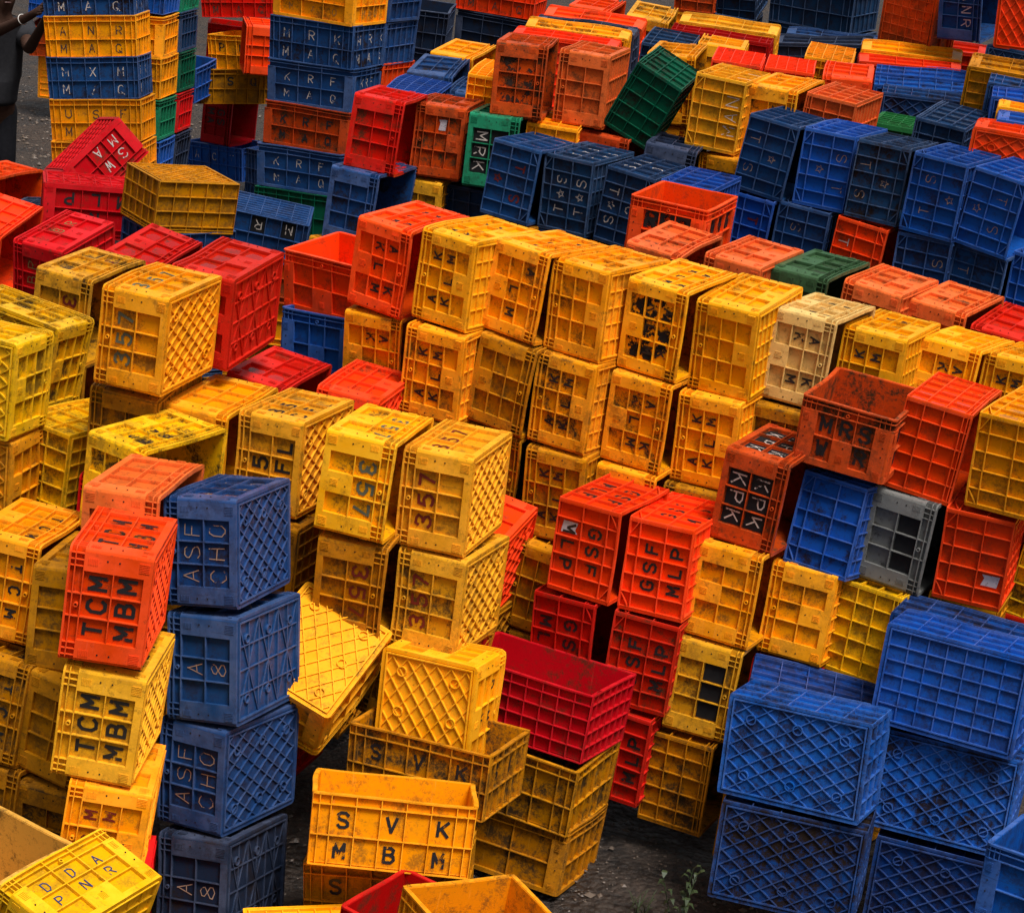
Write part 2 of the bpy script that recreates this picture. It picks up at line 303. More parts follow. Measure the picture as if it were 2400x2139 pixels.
def glyph(b, ch, cx, cy, size, th, rng, flip=False, jit=.0):
    for si, st in enumerate(G.get(ch, [])):
        P = [tuple(map(float, q.split(','))) for q in st.split()]
        P = [((x-2)/6*size*1.02+rng.uniform(-jit, jit)*size, (y-3)/6*size+rng.uniform(-jit, jit)*size) for x, y in P]
        if flip: P = [(-x, -y) for x, y in P]
        n = len(P); N = []
        closed = abs(P[0][0]-P[-1][0])+abs(P[0][1]-P[-1][1]) < 1e-9
        for i in range(n-1):
            dx, dy = P[i+1][0]-P[i][0], P[i+1][1]-P[i][1]; l = math.hypot(dx, dy) or 1; N.append((-dy/l, dx/l))
        off = []
        for i in range(n):
            a = N[i-1] if i else (N[-1] if closed else N[0]); c = N[i] if i < n-1 else (N[0] if closed else N[-1])
            mx, my = a[0]+c[0], a[1]+c[1]; k = mx*mx+my*my
            if k < .7: s = .85; l = math.sqrt(k) or 1; mx, my = (mx/l, my/l) if k > .01 else c
            else: s = 2/k
            off.append((mx*s*th/2, my*s*th/2))
        D = -.0016-.0005*si; base_ = len(b.v)
        for i in range(n):
            w = 1+rng.uniform(-jit, jit)*4; x, y = P[i]; ox, oy = off[i]
            if not closed and i == 0: x -= N[0][1]*th/2*.5; y += N[0][0]*th/2*.5
            if not closed and i == n-1: x += N[-1][1]*th/2*.5; y -= N[-1][0]*th/2*.5
            b.v += [(cx+x-ox*w, cy+y-oy*w, D), (cx+x+ox*w, cy+y+oy*w, D)]
        for i in range(n-1):
            a = base_+2*i; b.f.append((a, a+2, a+3, a+1)); b.mi.append(0)
# ------------------------------------------------------------------ crates
DIM = {'M': (.44, .36, .25), 'J': (.58, .39, .255), 'B': (.515, .362, .26), 'K': (.53, .36, .235)}
AX = {'X': (1, 0, 0), 'Y': (0, 1, 0), 'Z': (0, 0, 1)}
MO = {'L': (-1, 0, 0), 'R': (1, 0, 0), 'F': (0, -1, 0), 'B': (0, 1, 0), 'U': (0, 0, 1), 'D': (0, 0, -1)}
IDN = False
def crate(idn, code, cls, pat, bkind, col, text, extra, loc, yaw, tx, ty, label, group):
    rng = random.Random(idn); L, W, H = DIM[cls]
    mo = np.array(MO[code[0]], float); la = np.array(AX[code[1]], float); wd = np.cross(mo, la)
    RC = np.stack([la, wd, mo], 1)
    D = np.abs(RC) @ np.array([L, W, H])
    th = math.hypot(tx, ty); Rt = Matrix.Rotation(th, 3, Vector((tx, ty, 0))) if th > 1e-9 else Matrix.Identity(3)
    Rm = Rt @ Matrix.Rotation(yaw, 3, 'Z')
    root = bpy.data.objects.new('plastic_crate', None); root.empty_display_size = .1
    bc = Vector(loc)+Rm @ Vector((0, 0, -D[2]/2)); root.matrix_world = Matrix.Translation(bc) @ Rm.to_4x4(); link(root)
    tag(root, label, 'crate', group)
    if IDN: root['idn'] = idn
    fine = loc[1] < 11.5
    seed = rng.random()
    bow = [rng.uniform(-.006, .007) for _ in range(4)]; ph = rng.uniform(0, 6); amp = rng.uniform(.001, .0035)
    tap = .018 if cls in 'JK' else .006
    rc = .016 if pat[0] == 'P' or pat == 'JP' else .007
    hx, hy = L/2, W/2
    def place(P):                 # canonical crate coordinates -> box frame of the empty
        P = P.copy(); x, y, z = P[:, 0], P[:, 1], P[:, 2]
        hz = np.clip(z/H, 0, 1.05)
        ax, ay = np.abs(x)-(hx-rc), np.abs(y)-(hy-rc)
        k = (ax > 0) & (ay > 0); r = np.hypot(ax, ay)
        s = np.where(k & (r > rc), rc/np.maximum(r, 1e-9), 1.)
        x2 = np.where(k, np.sign(x)*(hx-rc+ax*s), x); y2 = np.where(k, np.sign(y)*(hy-rc+ay*s), y)
        by = np.cos(np.clip(x2/hx, -1, 1)*np.pi/2); bx = np.cos(np.clip(y2/hy, -1, 1)*np.pi/2)
        y2 = y2+np.where(y2 > 0, bow[0], -bow[1])*by*hz*np.clip(np.abs(y2)/hy, 0, 1)**3
        x2 = x2+np.where(x2 > 0, bow[2], -bow[3])*bx*hz*np.clip(np.abs(x2)/hx, 0, 1)**3
        x3 = x2*(1-tap*(1-hz))+amp*hz*np.sin(ph+y2*18); y3 = y2*(1-tap*(1-hz))+amp*hz*np.sin(ph*2+x2*15)
        z3 = z+amp*.6*np.sin(ph*3+x2*12+y2*9)*hz-.004*by*bx*0
        Q = np.stack([x3, y3, z3-H/2], 1) @ RC.T
        Q[:, 2] += D[2]/2
        return Q
    FR = {'a': lambda u, v, d: (u, -hy+d, v), 'b': lambda u, v, d: (-u, hy-d, v), 'c': lambda u, v, d: (hx-d, u, v), 'e': lambda u, v, d: (-hx+d, -u, v),
          'z': lambda u, v, d: (u, -v, d)}
    def emit(b, fr, name, mats, parent, smooth=False):
        A = np.array(b.v, float); P = np.stack(FR[fr](A[:, 0], A[:, 1], A[:, 2]), 1)
        me = bpy.data.meshes.new(name); me.from_pydata(place(P).tolist(), [], b.f)
        for m_ in mats: me.materials.append(m_)
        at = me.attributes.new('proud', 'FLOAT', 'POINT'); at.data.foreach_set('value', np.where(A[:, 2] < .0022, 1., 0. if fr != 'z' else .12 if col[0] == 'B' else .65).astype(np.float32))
        if any(b.mi): me.polygons.foreach_set('material_index', b.mi)
        o = bpy.data.objects.new(name, me); link(o, parent); o['seed'] = seed
        return o
    pm = plastic(col); hole = flat('dark_hole', (.01, .008, .006), .8)
    # which canonical walls face the camera side / the sky
    want = [t for t in text.split(':')[0].split('/')] if ':' in text else []
    want = [t for t in want]
    ink = text.split(':')[1] if ':' in text else 'k'; inv = 'i' in ink; ink = ink.replace('i', '')
    for fr, U, nm, ins, nv in (('a', hx, 'side_wall', T, -wd), ('b', hx, 'side_wall', T, wd), ('c', hy, 'end_wall', T+.0028, la), ('e', hy, 'end_wall', T+.0028, -la)):
        b, cells = wall(pat, U, H, ins, fine, rng)
        if extra == 'broken' and nv[1] < -.9:
            pass
        o = emit(b, fr, nm, [pm, hole], root)
        facing = (nv[1] < -.5) or (nv[2] > .5) or (nv[0] > .5 and code in ('UX', 'UY', 'BZ', 'BX')); top = nv[2] > .5
        if not facing: continue
        if (want and any(t.strip('_') for t in want)) and ink in INK:
            mn, mc, sc, tw, worn = INK[ink]
            jit = .012 if ink in 'k' else .035
            big = [r for r in want if r.strip('_')]
            if nv[0] > .5 and len(want[0]) > 5: big = []
            for r, row in enumerate(want):
                if r >= len(cells): break
                cs = cells[r]; off = (len(cs)-len(row))/2
                if pat == 'JG' and len(row) == 3 and len(cs) >= 7: idx = [len(cs)//2-2, len(cs)//2, len(cs)//2+2]; 
                elif off >= 0: idx = [int(off)+i for i in range(len(row))]
                else: idx = [i for i in range(len(row))]
                if inv: row = row[::-1]
                for i, ch in enumerate(row):
                    if ch in '_ ' or idx[i] >= len(cs) or not big: continue
                    u, v, du, dv = cs[idx[i]]; size = min(dv*(.62 if pat[0] != 'J' else .50), max(du, .05)*.8)*sc*(1. if pat != 'G2' else .85)
                    tb = MB(); glyph(tb, ch, u+rng.uniform(-.003, .003), v+rng.uniform(-.003, .003), size, size*tw*1.25, rng, inv, jit)
                    tb.v = [(q_[0], q_[1], q_[2]+T-.0004) for q_ in tb.v]
                    if tb.v: emit(tb, fr, 'letter', [flat(mn, mc, .5, worn)], o)
        pq = MB(); am = extra
        if am in ('blkall', 'blkr', 'blk', 'blkl', 'blk2', 'blkb') and (not top or am == 'blkall'):
            for r, cs in enumerate(cells):
                for c, (u, v, du, dv) in enumerate(cs):
                    if am == 'blkr' and r != 0: continue
                    if am == 'blkl' and False: continue
                    if am == 'blk' and not (r == 1 and c in (2, 4, 6)): continue
                    if am == 'blk2' and (r == 2 and c == 1): continue
                    if am == 'blkb' and (r > 0): continue
                    g = .45; pq = MB(); pq.box(u-du*g, u+du*g, v-dv*g, v+dv*g, T-.0011, T-.0007); emit(pq, fr, 'paint_patch', [flat('paint_black_worn' if am in ('blk2', 'blkb') else 'paint_black', (.006, .006, .007), .7, .75 if am == 'blk2' else (.5 if am == 'blkb' else 0))], o)
        if am in ('burn', 'scorch') and not top:
            for r, cs in enumerate(cells):
                for c, (u, v, du, dv) in enumerate(cs):
                    if not ((am == 'burn' and r == 2 and c == 1) or (am == 'scorch')): continue
                    pq = MB(); pq.box(u-du*.44, u+du*.44, v-dv*.44, v+dv*.44, T-.0011, T-.0007); emit(pq, fr, 'burn_mark', [flat('soot_'+am, (.03, .015, .01), .8, .35 if am == 'burn' else 1.05)], o)
        if top and am in ('bags', 'cards') and pat in ('P2', 'P3', 'G2', 'G3', 'P2c'):
            wb = MB()
            for cs in cells:
                for (u, v, du, dv) in cs:
                    if rng.random() < .15: continue
                    n_ = 9; ph_ = rng.uniform(0, 6); pp = [(u+du*(.36+.09*math.sin(3*a+ph_))*math.cos(2*math.pi*a/n_), v+dv*(.36+.09*math.cos(2*a+ph_))*math.sin(2*math.pi*a/n_)) for a in range(n_)]
                    wb = MB(); wb.v = [(p_[0], p_[1], T-.0028) for p_ in pp]; wb.f = [tuple(range(n_))]; wb.mi = [0]; emit(wb, fr, 'rain_water', [water()], o)
        if am == 'stick' and not top or (idn == 'orn' and not top) or (idn == 'bb' and nv[1] < -.5):
            sb = MB(); u, v, du, dv = cells[min(1, len(cells)-1)][1 if idn != 'orn' else 2]; g = .32 if idn != 'bb' else .18
            sb.quadprism([(u-du*g, v-dv*g*.8), (u+du*g, v-dv*g), (u+du*g*.9, v+dv*g), (u+du*.1, v+dv*g*.7), (u-du*g, v+dv*g)], T-.0022, T-.0018)
            emit(sb, fr, 'sticker', [flat('sticker_paper', (.50, .47, .50), .6, .12)], o)
    # rim ring around the mouth
    b = MB(); rw = .0135
    r_v = lambda u0, u1, v0, v1: b.box(u0, u1, v0, v1, H-.0055, H)
    for s in (-1, 1):
        b2 = MB()
    rb = MB()
    def rimseg(p0, p1, horizontal):
        n = 6; ts = [0, .03, .06]+[.06+.88*i/n for i in range(1, n)]+[.94, .97, 1]
        k0 = len(rb.v)
        for t in ts:
            if horizontal:
                x = p0[0]+(p1[0]-p0[0])*t; y = p0[1]; o_ = np.sign(y)
                for yy, zz in ((y+o_*.001, H+.0005), (y-o_*rw, H+.0005), (y-o_*rw, H-.006), (y+o_*.001, H-.006)): rb.v.append((x, yy, zz))
            else:
                y = p0[1]+(p1[1]-p0[1])*t; x = p0[0]; o_ = np.sign(x)
                for xx, zz in ((x+o_*.001, H+.0005), (x-o_*rw, H+.0005), (x-o_*rw, H-.006), (x+o_*.001, H-.006)): rb.v.append((xx, y, zz))
        for i in range(len(ts)-1):
            a = k0+4*i; c = a+4
            for j in range(4): rb.f.append((a+j, c+j, c+(j+1) % 4, a+(j+1) % 4)); rb.mi.append(0)
        e = k0+4*(len(ts)-1); rb.f += [(k0+3, k0+2, k0+1, k0), (e, e+1, e+2, e+3)]; rb.mi += [0, 0]
    rimseg((-hx, -hy), (hx, -hy), True); rimseg((hx, hy), (-hx, hy), True)
    rimseg((hx, -hy+rw+.0002), (hx, hy-rw-.0002), False); rimseg((-hx, hy-rw-.0002), (-hx, -hy+rw+.0002), False)
    A = np.array(rb.v, float); me = bpy.data.meshes.new('rim'); me.from_pydata(place(A).tolist(), [], rb.f); me.materials.append(pm)
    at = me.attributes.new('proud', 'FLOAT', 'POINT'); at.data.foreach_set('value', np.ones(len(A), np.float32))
    o = link(bpy.data.objects.new('rim', me), root); o['seed'] = seed
    bb = base(bkind, L, W, fine); emit(bb, 'z', 'base', [pm], root)
    return root
CR = [
('tcmo','LY','M','P2','dia','O','TCM/MBM:k','bags',(-1.140,6.042,1.298),0.026,-0.092,0.031,'bright orange crate lettered TCM MBM, topmost of the near left stack','crates stacked at the near left'),
('tcmt','LY','M','P2','dia','Yt','TCM/MBM:k','',(-1.125,6.018,0.918),-0.016,-0.076,0.057,'pale tan crate lettered TCM MBM directly under the bright orange one','crates stacked at the near left'),
('tcmy','LY','M','P3','dia','Y','_CM/__M/___:r','',(-1.100,5.969,0.547),0.080,-0.122,0.068,'yellow crate with dark red M letters under the pale tan crate','crates stacked at the near left'),
('tcl1','RY','M','P3','sq','Y','TCM/___/___:k','bags',(-1.592,6.715,1.003),-0.152,-0.073,0.065,'yellow crate lettered TCM with shiny wet cells on top, at the left edge','crates stacked at the near left'),
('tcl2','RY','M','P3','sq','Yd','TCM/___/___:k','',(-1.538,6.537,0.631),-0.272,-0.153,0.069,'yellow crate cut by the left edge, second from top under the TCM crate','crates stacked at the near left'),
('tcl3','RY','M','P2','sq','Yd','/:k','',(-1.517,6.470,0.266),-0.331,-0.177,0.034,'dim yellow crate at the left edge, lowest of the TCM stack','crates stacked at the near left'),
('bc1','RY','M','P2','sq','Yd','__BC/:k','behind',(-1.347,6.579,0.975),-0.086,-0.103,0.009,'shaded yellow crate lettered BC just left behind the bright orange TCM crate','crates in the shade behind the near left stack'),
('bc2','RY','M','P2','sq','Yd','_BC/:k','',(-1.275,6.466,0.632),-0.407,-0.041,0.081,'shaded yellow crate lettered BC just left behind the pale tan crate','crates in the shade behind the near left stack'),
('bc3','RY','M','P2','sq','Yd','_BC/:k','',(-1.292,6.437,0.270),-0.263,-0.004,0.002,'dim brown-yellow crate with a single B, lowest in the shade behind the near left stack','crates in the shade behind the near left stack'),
('dda','LY','M','P3','sq','Yg','DDA/PNR/___:n','free',(-1.106,5.454,0.464),-0.491,0.124,0.229,'yellow crate tipped on its side with blue painted DDA PNR, bottom left corner',''),
('bigo','UX','J','JG','sq','T',' ','nob',(-1.499,5.662,0.464),-0.493,-0.002,0.003,'open pale yellow crate behind the tipped crate with blue letters',''),
('ybt','DY','M','G2','sq','Yb','','',(-0.426,5.855,0.118),0.287,0.074,-0.004,'orange-yellow ribbed crate cut off by the bottom edge beside the blue column','crates cut off by the bottom edge'),
('redbt','UX','M','G2','sq','R','','',(-0.060,5.790,0.333),-0.506,-0.042,0.047,'open red crate cut off by the bottom edge','crates cut off by the bottom edge'),
('yop','UY','J','JG','sq','Yo','','yop',(0.166,5.372,0.565),0.580,-0.044,0.082,'large empty orange-yellow crate opening upward at the bottom edge','crates cut off by the bottom edge'),
('svk','UX','K','JG','sq','Yo','SVK/MBM:k','grimy',(-0.226,6.226,0.510),0.060,-0.283,-0.025,'grimy open yellow crate painted SVK MBM standing upright near the bottom','upright yellow crates in the front'),
('svkb','UX','K','JG','sq','Yd','SVK/:k','',(-0.211,6.293,0.273),-0.064,-0.024,-0.089,'yellow crate carrying the upright SVK MBM crate, at the bottom edge','upright yellow crates in the front'),
('svk2','UX','K','JG','sq','Yd','SVK/:k','',(-0.113,6.678,0.527),-0.365,-0.152,-0.023,'dirty open yellow crate painted SVK with another crate standing inside it','upright yellow crates in the front'),
('yu','BZ','M','P3','dia','Yb','DM/V:k','',(-0.135,6.808,0.654),-0.355,-0.142,-0.024,'yellow crate standing inside the open SVK crate, diamond lattice base facing out',''),
('lat','BZ','M','P2','dia','Yb','','free',(-0.588,6.762,0.764),-0.082,-1.035,0.476,'bright yellow tilted crate showing its whole diamond lattice base, beside the blue column',''),
('redop','UX','J','G5','sq','R','','',(0.215,7.113,0.607),-0.441,-0.135,0.032,'large empty bright red crate opening upward on two yellow crates',''),
('sv2b','UX','J','JG','sq','Yd','_Y/:e','',(0.196,7.070,0.349),-0.422,-0.061,0.024,'dirty yellow crate right under the large open red crate','yellow crates under the open red crate'),
('sv2c','UX','J','JP','sq','Yd','','',(0.190,7.060,0.093),-0.398,-0.139,0.044,'dirty yellow crate on the mud, two below the large open red crate','yellow crates under the open red crate'),
('b1','LY','M','P2','dia','Bs','ASF/CHO:o','bags',(-0.883,6.528,1.297),-0.266,-0.174,-0.121,'blue crate with embossed ASF CHO, topmost of the blue column','blue crates in the left column'),
('b2','LY','M','P2','xb','Bs','_A_/_8_:o','',(-0.817,6.453,0.927),-0.351,-0.176,-0.107,'blue crate with crossed-rib base, second from top of the blue column','blue crates in the left column'),
('b3','LY','M','P2','dia','Bs','ASF/CHO:o','',(-0.795,6.395,0.562),-0.449,-0.161,-0.060,'blue crate with embossed ASF CHO, third down in the blue column','blue crates in the left column'),
('b4','LY','M','P2','xb','Bk','_A_/_8_:o','',(-0.767,6.280,0.197),-0.328,-0.251,-0.082,'dark grimy blue crate at the foot of the blue column','blue crates in the left column'),
('sal','RY','M','P2','sq','S','','',(-1.164,6.487,1.316),-0.155,-0.076,-0.023,'salmon orange crate just behind the bright orange TCM crate',''),
('y357a','LY','M','P2','dia','Y','357/___:g','',(-1.303,7.301,1.741),-0.262,-0.019,0.020,'clean yellow crate painted 357 in grey with crisp lattice base, beside the big red crate','yellow crates painted 357'),
('y357z','LY','M','P2','sq','Yd','','',(-1.339,7.361,1.371),-0.195,0.067,0.000,'shaded yellow crate under the grey 357 crate beside the leaning yellow crates','yellow crates painted 357'),
('y3l','RY','M','P2','sq','Yt','3__/___:r','',(-1.795,8.389,1.451),-0.291,0.004,0.035,'pale yellow crate with a dark red 3, left of the grey 357 crate','yellow crates painted 357'),
('y357b','LY','M','P2','dia','Yt','357/___:r','',(-0.186,7.126,1.363),-0.276,-0.059,-0.017,'worn tan-yellow crate painted 357 in brown, upper right of the central pair','yellow crates painted 357'),
('y357c','RY','M','P2c','sq','Yb','357/___:g','',(-0.467,7.045,1.409),-0.224,-0.066,0.025,'smooth bright yellow crate with silvery 357, upper left of the central pair','yellow crates painted 357'),
('y35','RY','M','P2','sq','Yd','357/___:r','',(-0.452,7.043,1.043),-0.209,0.004,-0.011,'dull yellow crate with red 3 and 5, under the silvery 357 crate','yellow crates painted 357'),
('y357d','LY','M','P2','dia','Yt','357/___:r','broken',(-0.155,7.084,0.991),-0.319,-0.100,-0.001,'cracked yellow crate with a broken corner and large red 357 under the worn tan one','yellow crates painted 357'),
('y357e','LY','M','P2','dia','Yd','','',(-0.204,7.187,0.619),-0.482,-0.128,0.144,'dirty yellow crate at the foot of the cracked 357 crate, mostly hidden','yellow crates painted 357'),
('y6','LY','M','P2','dia','Yt','B5_/CFL:k','',(-0.787,7.336,1.334),-0.314,-0.068,-0.012,'worn yellow crate with smeared black letters and lattice base, left of the silvery 357 crate','yellow crates painted 357'),
('y6b','LY','M','P2','sq','Yd','','',(-0.755,7.267,0.974),-0.354,-0.018,0.006,'shaded yellow crate right of the blue column, under the smeared-letter crate','yellow crates painted 357'),
('y5','RY','M','P2','sq','Yo','','',(-1.073,7.392,1.314),-0.269,-0.009,0.015,'orange-yellow crate lying low in front of the grey 357 crate','yellow crates painted 357'),
('orb','LY','M','P2','dia','O','','',(-0.073,7.644,0.889),-0.376,0.223,0.025,'orange crate with diamond lattice base, half hidden right of the central 357 pair',''),
('red4','RY','M','P2c','sq','R','','bags',(-0.954,7.964,1.264),-0.291,0.018,0.096,'bright red crate lying low right of the big red crate with crossed-rib base','red crates among the yellow'),
('oy','LY','M','P3','dia','O','','',(-0.599,7.896,1.284),-0.244,-0.005,0.054,'orange crate with patched top and lattice base, in front of the KLM row','red crates among the yellow'),
('red1','LY','M','P2c','sq','R','_BR/___:e','',(-2.121,9.368,1.314),-0.330,0.143,-0.014,'red crate with white painted cells, left end of the upper left red row','red crates among the yellow'),
('red2','RY','M','P2c','sq','R','','bags',(-1.671,8.993,1.398),-0.312,0.160,0.095,'red crate with white painted letters, middle of the upper left red row','red crates among the yellow'),
('red3','LY','M','P2c','xb','R','','bags',(-1.140,7.715,1.740),-0.278,0.052,0.015,'big bright red crate with crossed-rib base facing right','red crates among the yellow'),
('or0l','RY','M','P2','sq','O','','',(-2.645,10.167,1.131),-0.217,0.196,0.096,'orange-red crate at the left edge beside the upper left red row','red crates among the yellow'),
('red1z','RY','M','P2','sq','R','','',(-2.121,9.369,0.950),-0.396,0.026,-0.028,'shaded red crate under the left end of the upper left red row','red crates among the yellow'),
('L1','BX','M','P3','dia','Yl','','',(-1.936,7.281,1.485),-0.285,-0.052,0.018,'leaning yellow crate at the left edge, in front of its twin','leaning yellow crates at the left edge'),
('L2','BX','M','P3','dia','Yl','','',(-1.911,7.776,1.426),-0.344,-0.040,0.119,'leaning yellow crate at the left edge, just behind its twin','leaning yellow crates at the left edge'),
('L3','LY','M','G2','sq','Yl','','',(-1.605,7.515,1.117),-0.498,-0.027,0.049,'dirty greenish-yellow crate leaning at the left below the leaning pair','leaning yellow crates at the left edge'),
('L4','RY','M','P3','sq','Yl','_BA/_AS/___:k','',(-1.223,6.962,1.305),-0.510,-0.016,0.035,'bright yellow crate with a smooth side, lying right of the dirty greenish one','leaning yellow crates at the left edge'),
('orl','RY','M','P2','sq','O','','',(-3.071,11.843,0.929),-0.369,-0.032,0.035,'orange-red crate at the left edge below the standing person',''),
('rt','DX','M','P2','dia','R','SW_/MA_:w','free2',(-2.482,11.571,1.291),0.616,0.220,-0.744,'red crate tipped up on its edge with white letters and slanting lattice base',''),
('rl','DX','B','P2','xb','R','_K_/MLP:k','',(-2.271,10.592,1.292),0.257,-0.071,-0.013,'red crate lying upside down painted MLP, under the tipped red crate',''),
('yb','DX','M','G3','dia','Yd','','yawp',(-1.777,10.246,1.479),0.670,-0.032,0.053,'brown-yellow crate upside down with its diamond lattice base on top',''),
('bb2','DX','J','JG','slat','Bs','_______/_M_R_H_:w','blk',(-1.618,12.006,0.936),0.066,0.046,0.103,'dark blue crate upside down with pale slatted base and white letters on black',''),
('bb3','DX','M','P2','sq','Bk','','',(-2.506,10.828,1.088),-0.072,-0.046,-0.129,'small dark blue crate upside down behind the upper left red row',''),
('ob','UX','M','P2c','sq','Ob','','',(-0.771,8.689,1.630),-0.588,0.029,-0.098,'open bright orange crate with plain patches, beside the red KLM crate',''),
('bb','UY','M','P2c','sq','B','','',(-0.770,8.679,1.381),-0.431,-0.088,-0.052,'blue crate with a small white sticker, under the open bright orange crate',''),
('klm0','RY','M','P3','til','O','A_K/KLM/___:k','',(-0.513,8.325,1.845),-0.482,0.026,0.030,'orange-red crate lettered KLM, first from the left in the KLM row','top tier of the KLM row'),
('klm1','LY','M','P3','til','Yb','A_K/KLM/___:k','',(-0.233,8.125,1.878),-0.568,-0.014,0.006,"yellow crate lettered KLM, second from the left in the KLM row's top tier",'top tier of the KLM row'),
('klm2','RY','M','P3','til','Y','A__/_LM/___:k','',(0.042,8.106,1.868),-0.570,-0.025,0.059,'yellow crate lettered A and LM, third from the left in the KLM top tier','top tier of the KLM row'),
('klm3','LY','M','P3','til','Y','','chip',(0.284,8.023,1.857),-0.584,-0.037,-0.012,'plain yellow crate with a chipped edge, fourth in the KLM top tier','top tier of the KLM row'),
('klm4','RY','M','P3','til','Yb','A_K/KLM/___:k','blk2',(0.559,8.001,1.839),-0.492,0.012,-0.010,'yellow crate with black peeling paint over its KLM letters','top tier of the KLM row'),
('klm5','LY','M','P3','til','Yb','','',(0.827,7.999,1.810),-0.462,0.050,-0.044,'plain clean yellow crate, between the peeling black one and the pale cream one','top tier of the KLM row'),
('klm6','RY','M','P3','til','W','A_K/K_M/___:k','bags',(1.119,8.057,1.775),-0.464,-0.044,0.015,'pale cream crate with thin black letters in the KLM top tier','top tier of the KLM row'),
('klm7','LY','M','P3','til','Yb','__K/__M/___:k','bags',(1.396,8.100,1.731),-0.446,-0.043,0.003,'yellow crate lettered KM right behind the open MRS crate','top tier of the KLM row'),
('klm8','RY','M','P3','til','Yb','A__/K__/___:k','bags',(1.707,8.193,1.691),-0.492,-0.083,0.041,'yellow crate lettered KA, right of the KM crate behind the MRS crate','top tier of the KLM row'),
('klm9','LY','M','P3','til','Yb','__K/__M/___:k','bags',(1.971,8.165,1.673),-0.523,-0.096,0.015,'yellow crate at the right edge, last of the KLM top tier','top tier of the KLM row'),
('k20','RY','M','P3','til','Y','A__/K__/___:k','',(-0.529,8.342,1.481),-0.358,0.027,-0.058,'yellow crate lettered KA under the orange-red KLM crate','second tier of the KLM row'),
('k21','LY','M','P3','til','Y','A_K/KLM/___:k','',(-0.263,8.091,1.517),-0.414,0.010,-0.013,'yellow crate lettered KLM, second from the left in the second tier','second tier of the KLM row'),
('k22','RY','M','P3','til','Yd','','',(0.016,8.080,1.508),-0.462,0.000,0.063,'dull olive-yellow crate without letters, third in the second tier','second tier of the KLM row'),
('k23','LY','M','P3','til','Y','A_K/KLM/___:k','',(0.266,7.990,1.494),-0.519,-0.047,0.011,'yellow crate with hand-painted KLM under the chipped yellow crate','second tier of the KLM row'),
('k24','RY','M','P3','til','Y','A_K/KLM/___:k','',(0.543,7.975,1.475),-0.454,0.007,-0.004,'yellow crate lettered KLM under the one with peeling black paint','second tier of the KLM row'),
('k25','LY','M','P3','til','Y','A_K/KLM/___:k','',(0.814,7.966,1.442),-0.449,-0.005,-0.042,'yellow crate lettered KLM left of the black painted KPK crate','second tier of the KLM row'),
('k26','RY','M','P3','til','Yd','','',(1.093,8.015,1.416),-0.436,-0.018,-0.019,'olive-yellow crate under the pale cream crate','second tier of the KLM row'),
('k27','LY','M','P3','til','Y','','',(1.394,8.102,1.370),-0.451,-0.017,-0.025,'shaded yellow crate hidden under the KM crate behind the MRS crate','second tier of the KLM row'),
('k28','RY','M','P3','til','Y','','',(1.708,8.193,1.329),-0.458,-0.031,-0.020,'shaded yellow crate hidden under the KA crate behind the MRS crate','second tier of the KLM row'),
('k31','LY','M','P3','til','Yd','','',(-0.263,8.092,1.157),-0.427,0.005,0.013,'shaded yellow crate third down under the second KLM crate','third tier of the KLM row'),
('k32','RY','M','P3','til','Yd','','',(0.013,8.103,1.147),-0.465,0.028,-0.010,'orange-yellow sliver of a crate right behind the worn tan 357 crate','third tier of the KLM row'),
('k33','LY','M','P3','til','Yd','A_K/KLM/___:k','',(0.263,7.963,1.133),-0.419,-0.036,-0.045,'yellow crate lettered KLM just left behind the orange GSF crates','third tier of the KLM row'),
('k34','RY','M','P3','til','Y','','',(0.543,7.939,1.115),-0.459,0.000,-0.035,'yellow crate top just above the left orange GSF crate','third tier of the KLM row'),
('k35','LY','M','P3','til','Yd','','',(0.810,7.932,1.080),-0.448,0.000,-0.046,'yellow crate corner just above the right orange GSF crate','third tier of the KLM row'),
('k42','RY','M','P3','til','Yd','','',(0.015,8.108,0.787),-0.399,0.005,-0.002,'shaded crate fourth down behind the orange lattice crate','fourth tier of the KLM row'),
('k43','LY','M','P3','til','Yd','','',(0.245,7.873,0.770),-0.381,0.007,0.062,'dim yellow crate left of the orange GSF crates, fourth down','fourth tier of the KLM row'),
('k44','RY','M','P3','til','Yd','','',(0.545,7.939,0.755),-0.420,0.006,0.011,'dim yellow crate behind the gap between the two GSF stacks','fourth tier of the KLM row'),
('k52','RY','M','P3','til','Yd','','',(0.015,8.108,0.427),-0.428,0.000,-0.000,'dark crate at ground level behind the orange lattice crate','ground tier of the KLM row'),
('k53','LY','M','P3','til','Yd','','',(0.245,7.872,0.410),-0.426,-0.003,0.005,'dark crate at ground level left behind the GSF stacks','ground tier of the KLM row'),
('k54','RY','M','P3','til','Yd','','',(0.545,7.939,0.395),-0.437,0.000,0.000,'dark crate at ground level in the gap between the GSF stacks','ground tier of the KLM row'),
('gsf1','RY','M','G2','sq','Ob','_GSF_/_MLP_:k','stick',(0.401,7.518,1.098),-0.447,-0.059,0.002,'vivid orange crate lettered GSF MLP with a torn sticker, top left of the pair','orange GSF crates'),
('gsf2','LY','M','G2','sq','Ob','_GSF_/_MLP_:k','',(0.662,7.502,1.071),-0.405,-0.080,-0.016,'vivid orange crate lettered GSF MLP without sticker, top right of the pair','orange GSF crates'),
('g21','RY','M','G2','sq','Or','_GSF_/_MLP_:k','',(0.367,7.504,0.737),-0.443,-0.037,-0.050,'orange crate lettered GSF MLP directly under the one with the torn sticker','orange GSF crates'),
('g22','LY','M','G2','sq','Or','_GSF_/_MLP_:k','',(0.640,7.462,0.708),-0.327,-0.062,0.014,'orange crate lettered GSF MLP in the middle of the right GSF stack','orange GSF crates'),
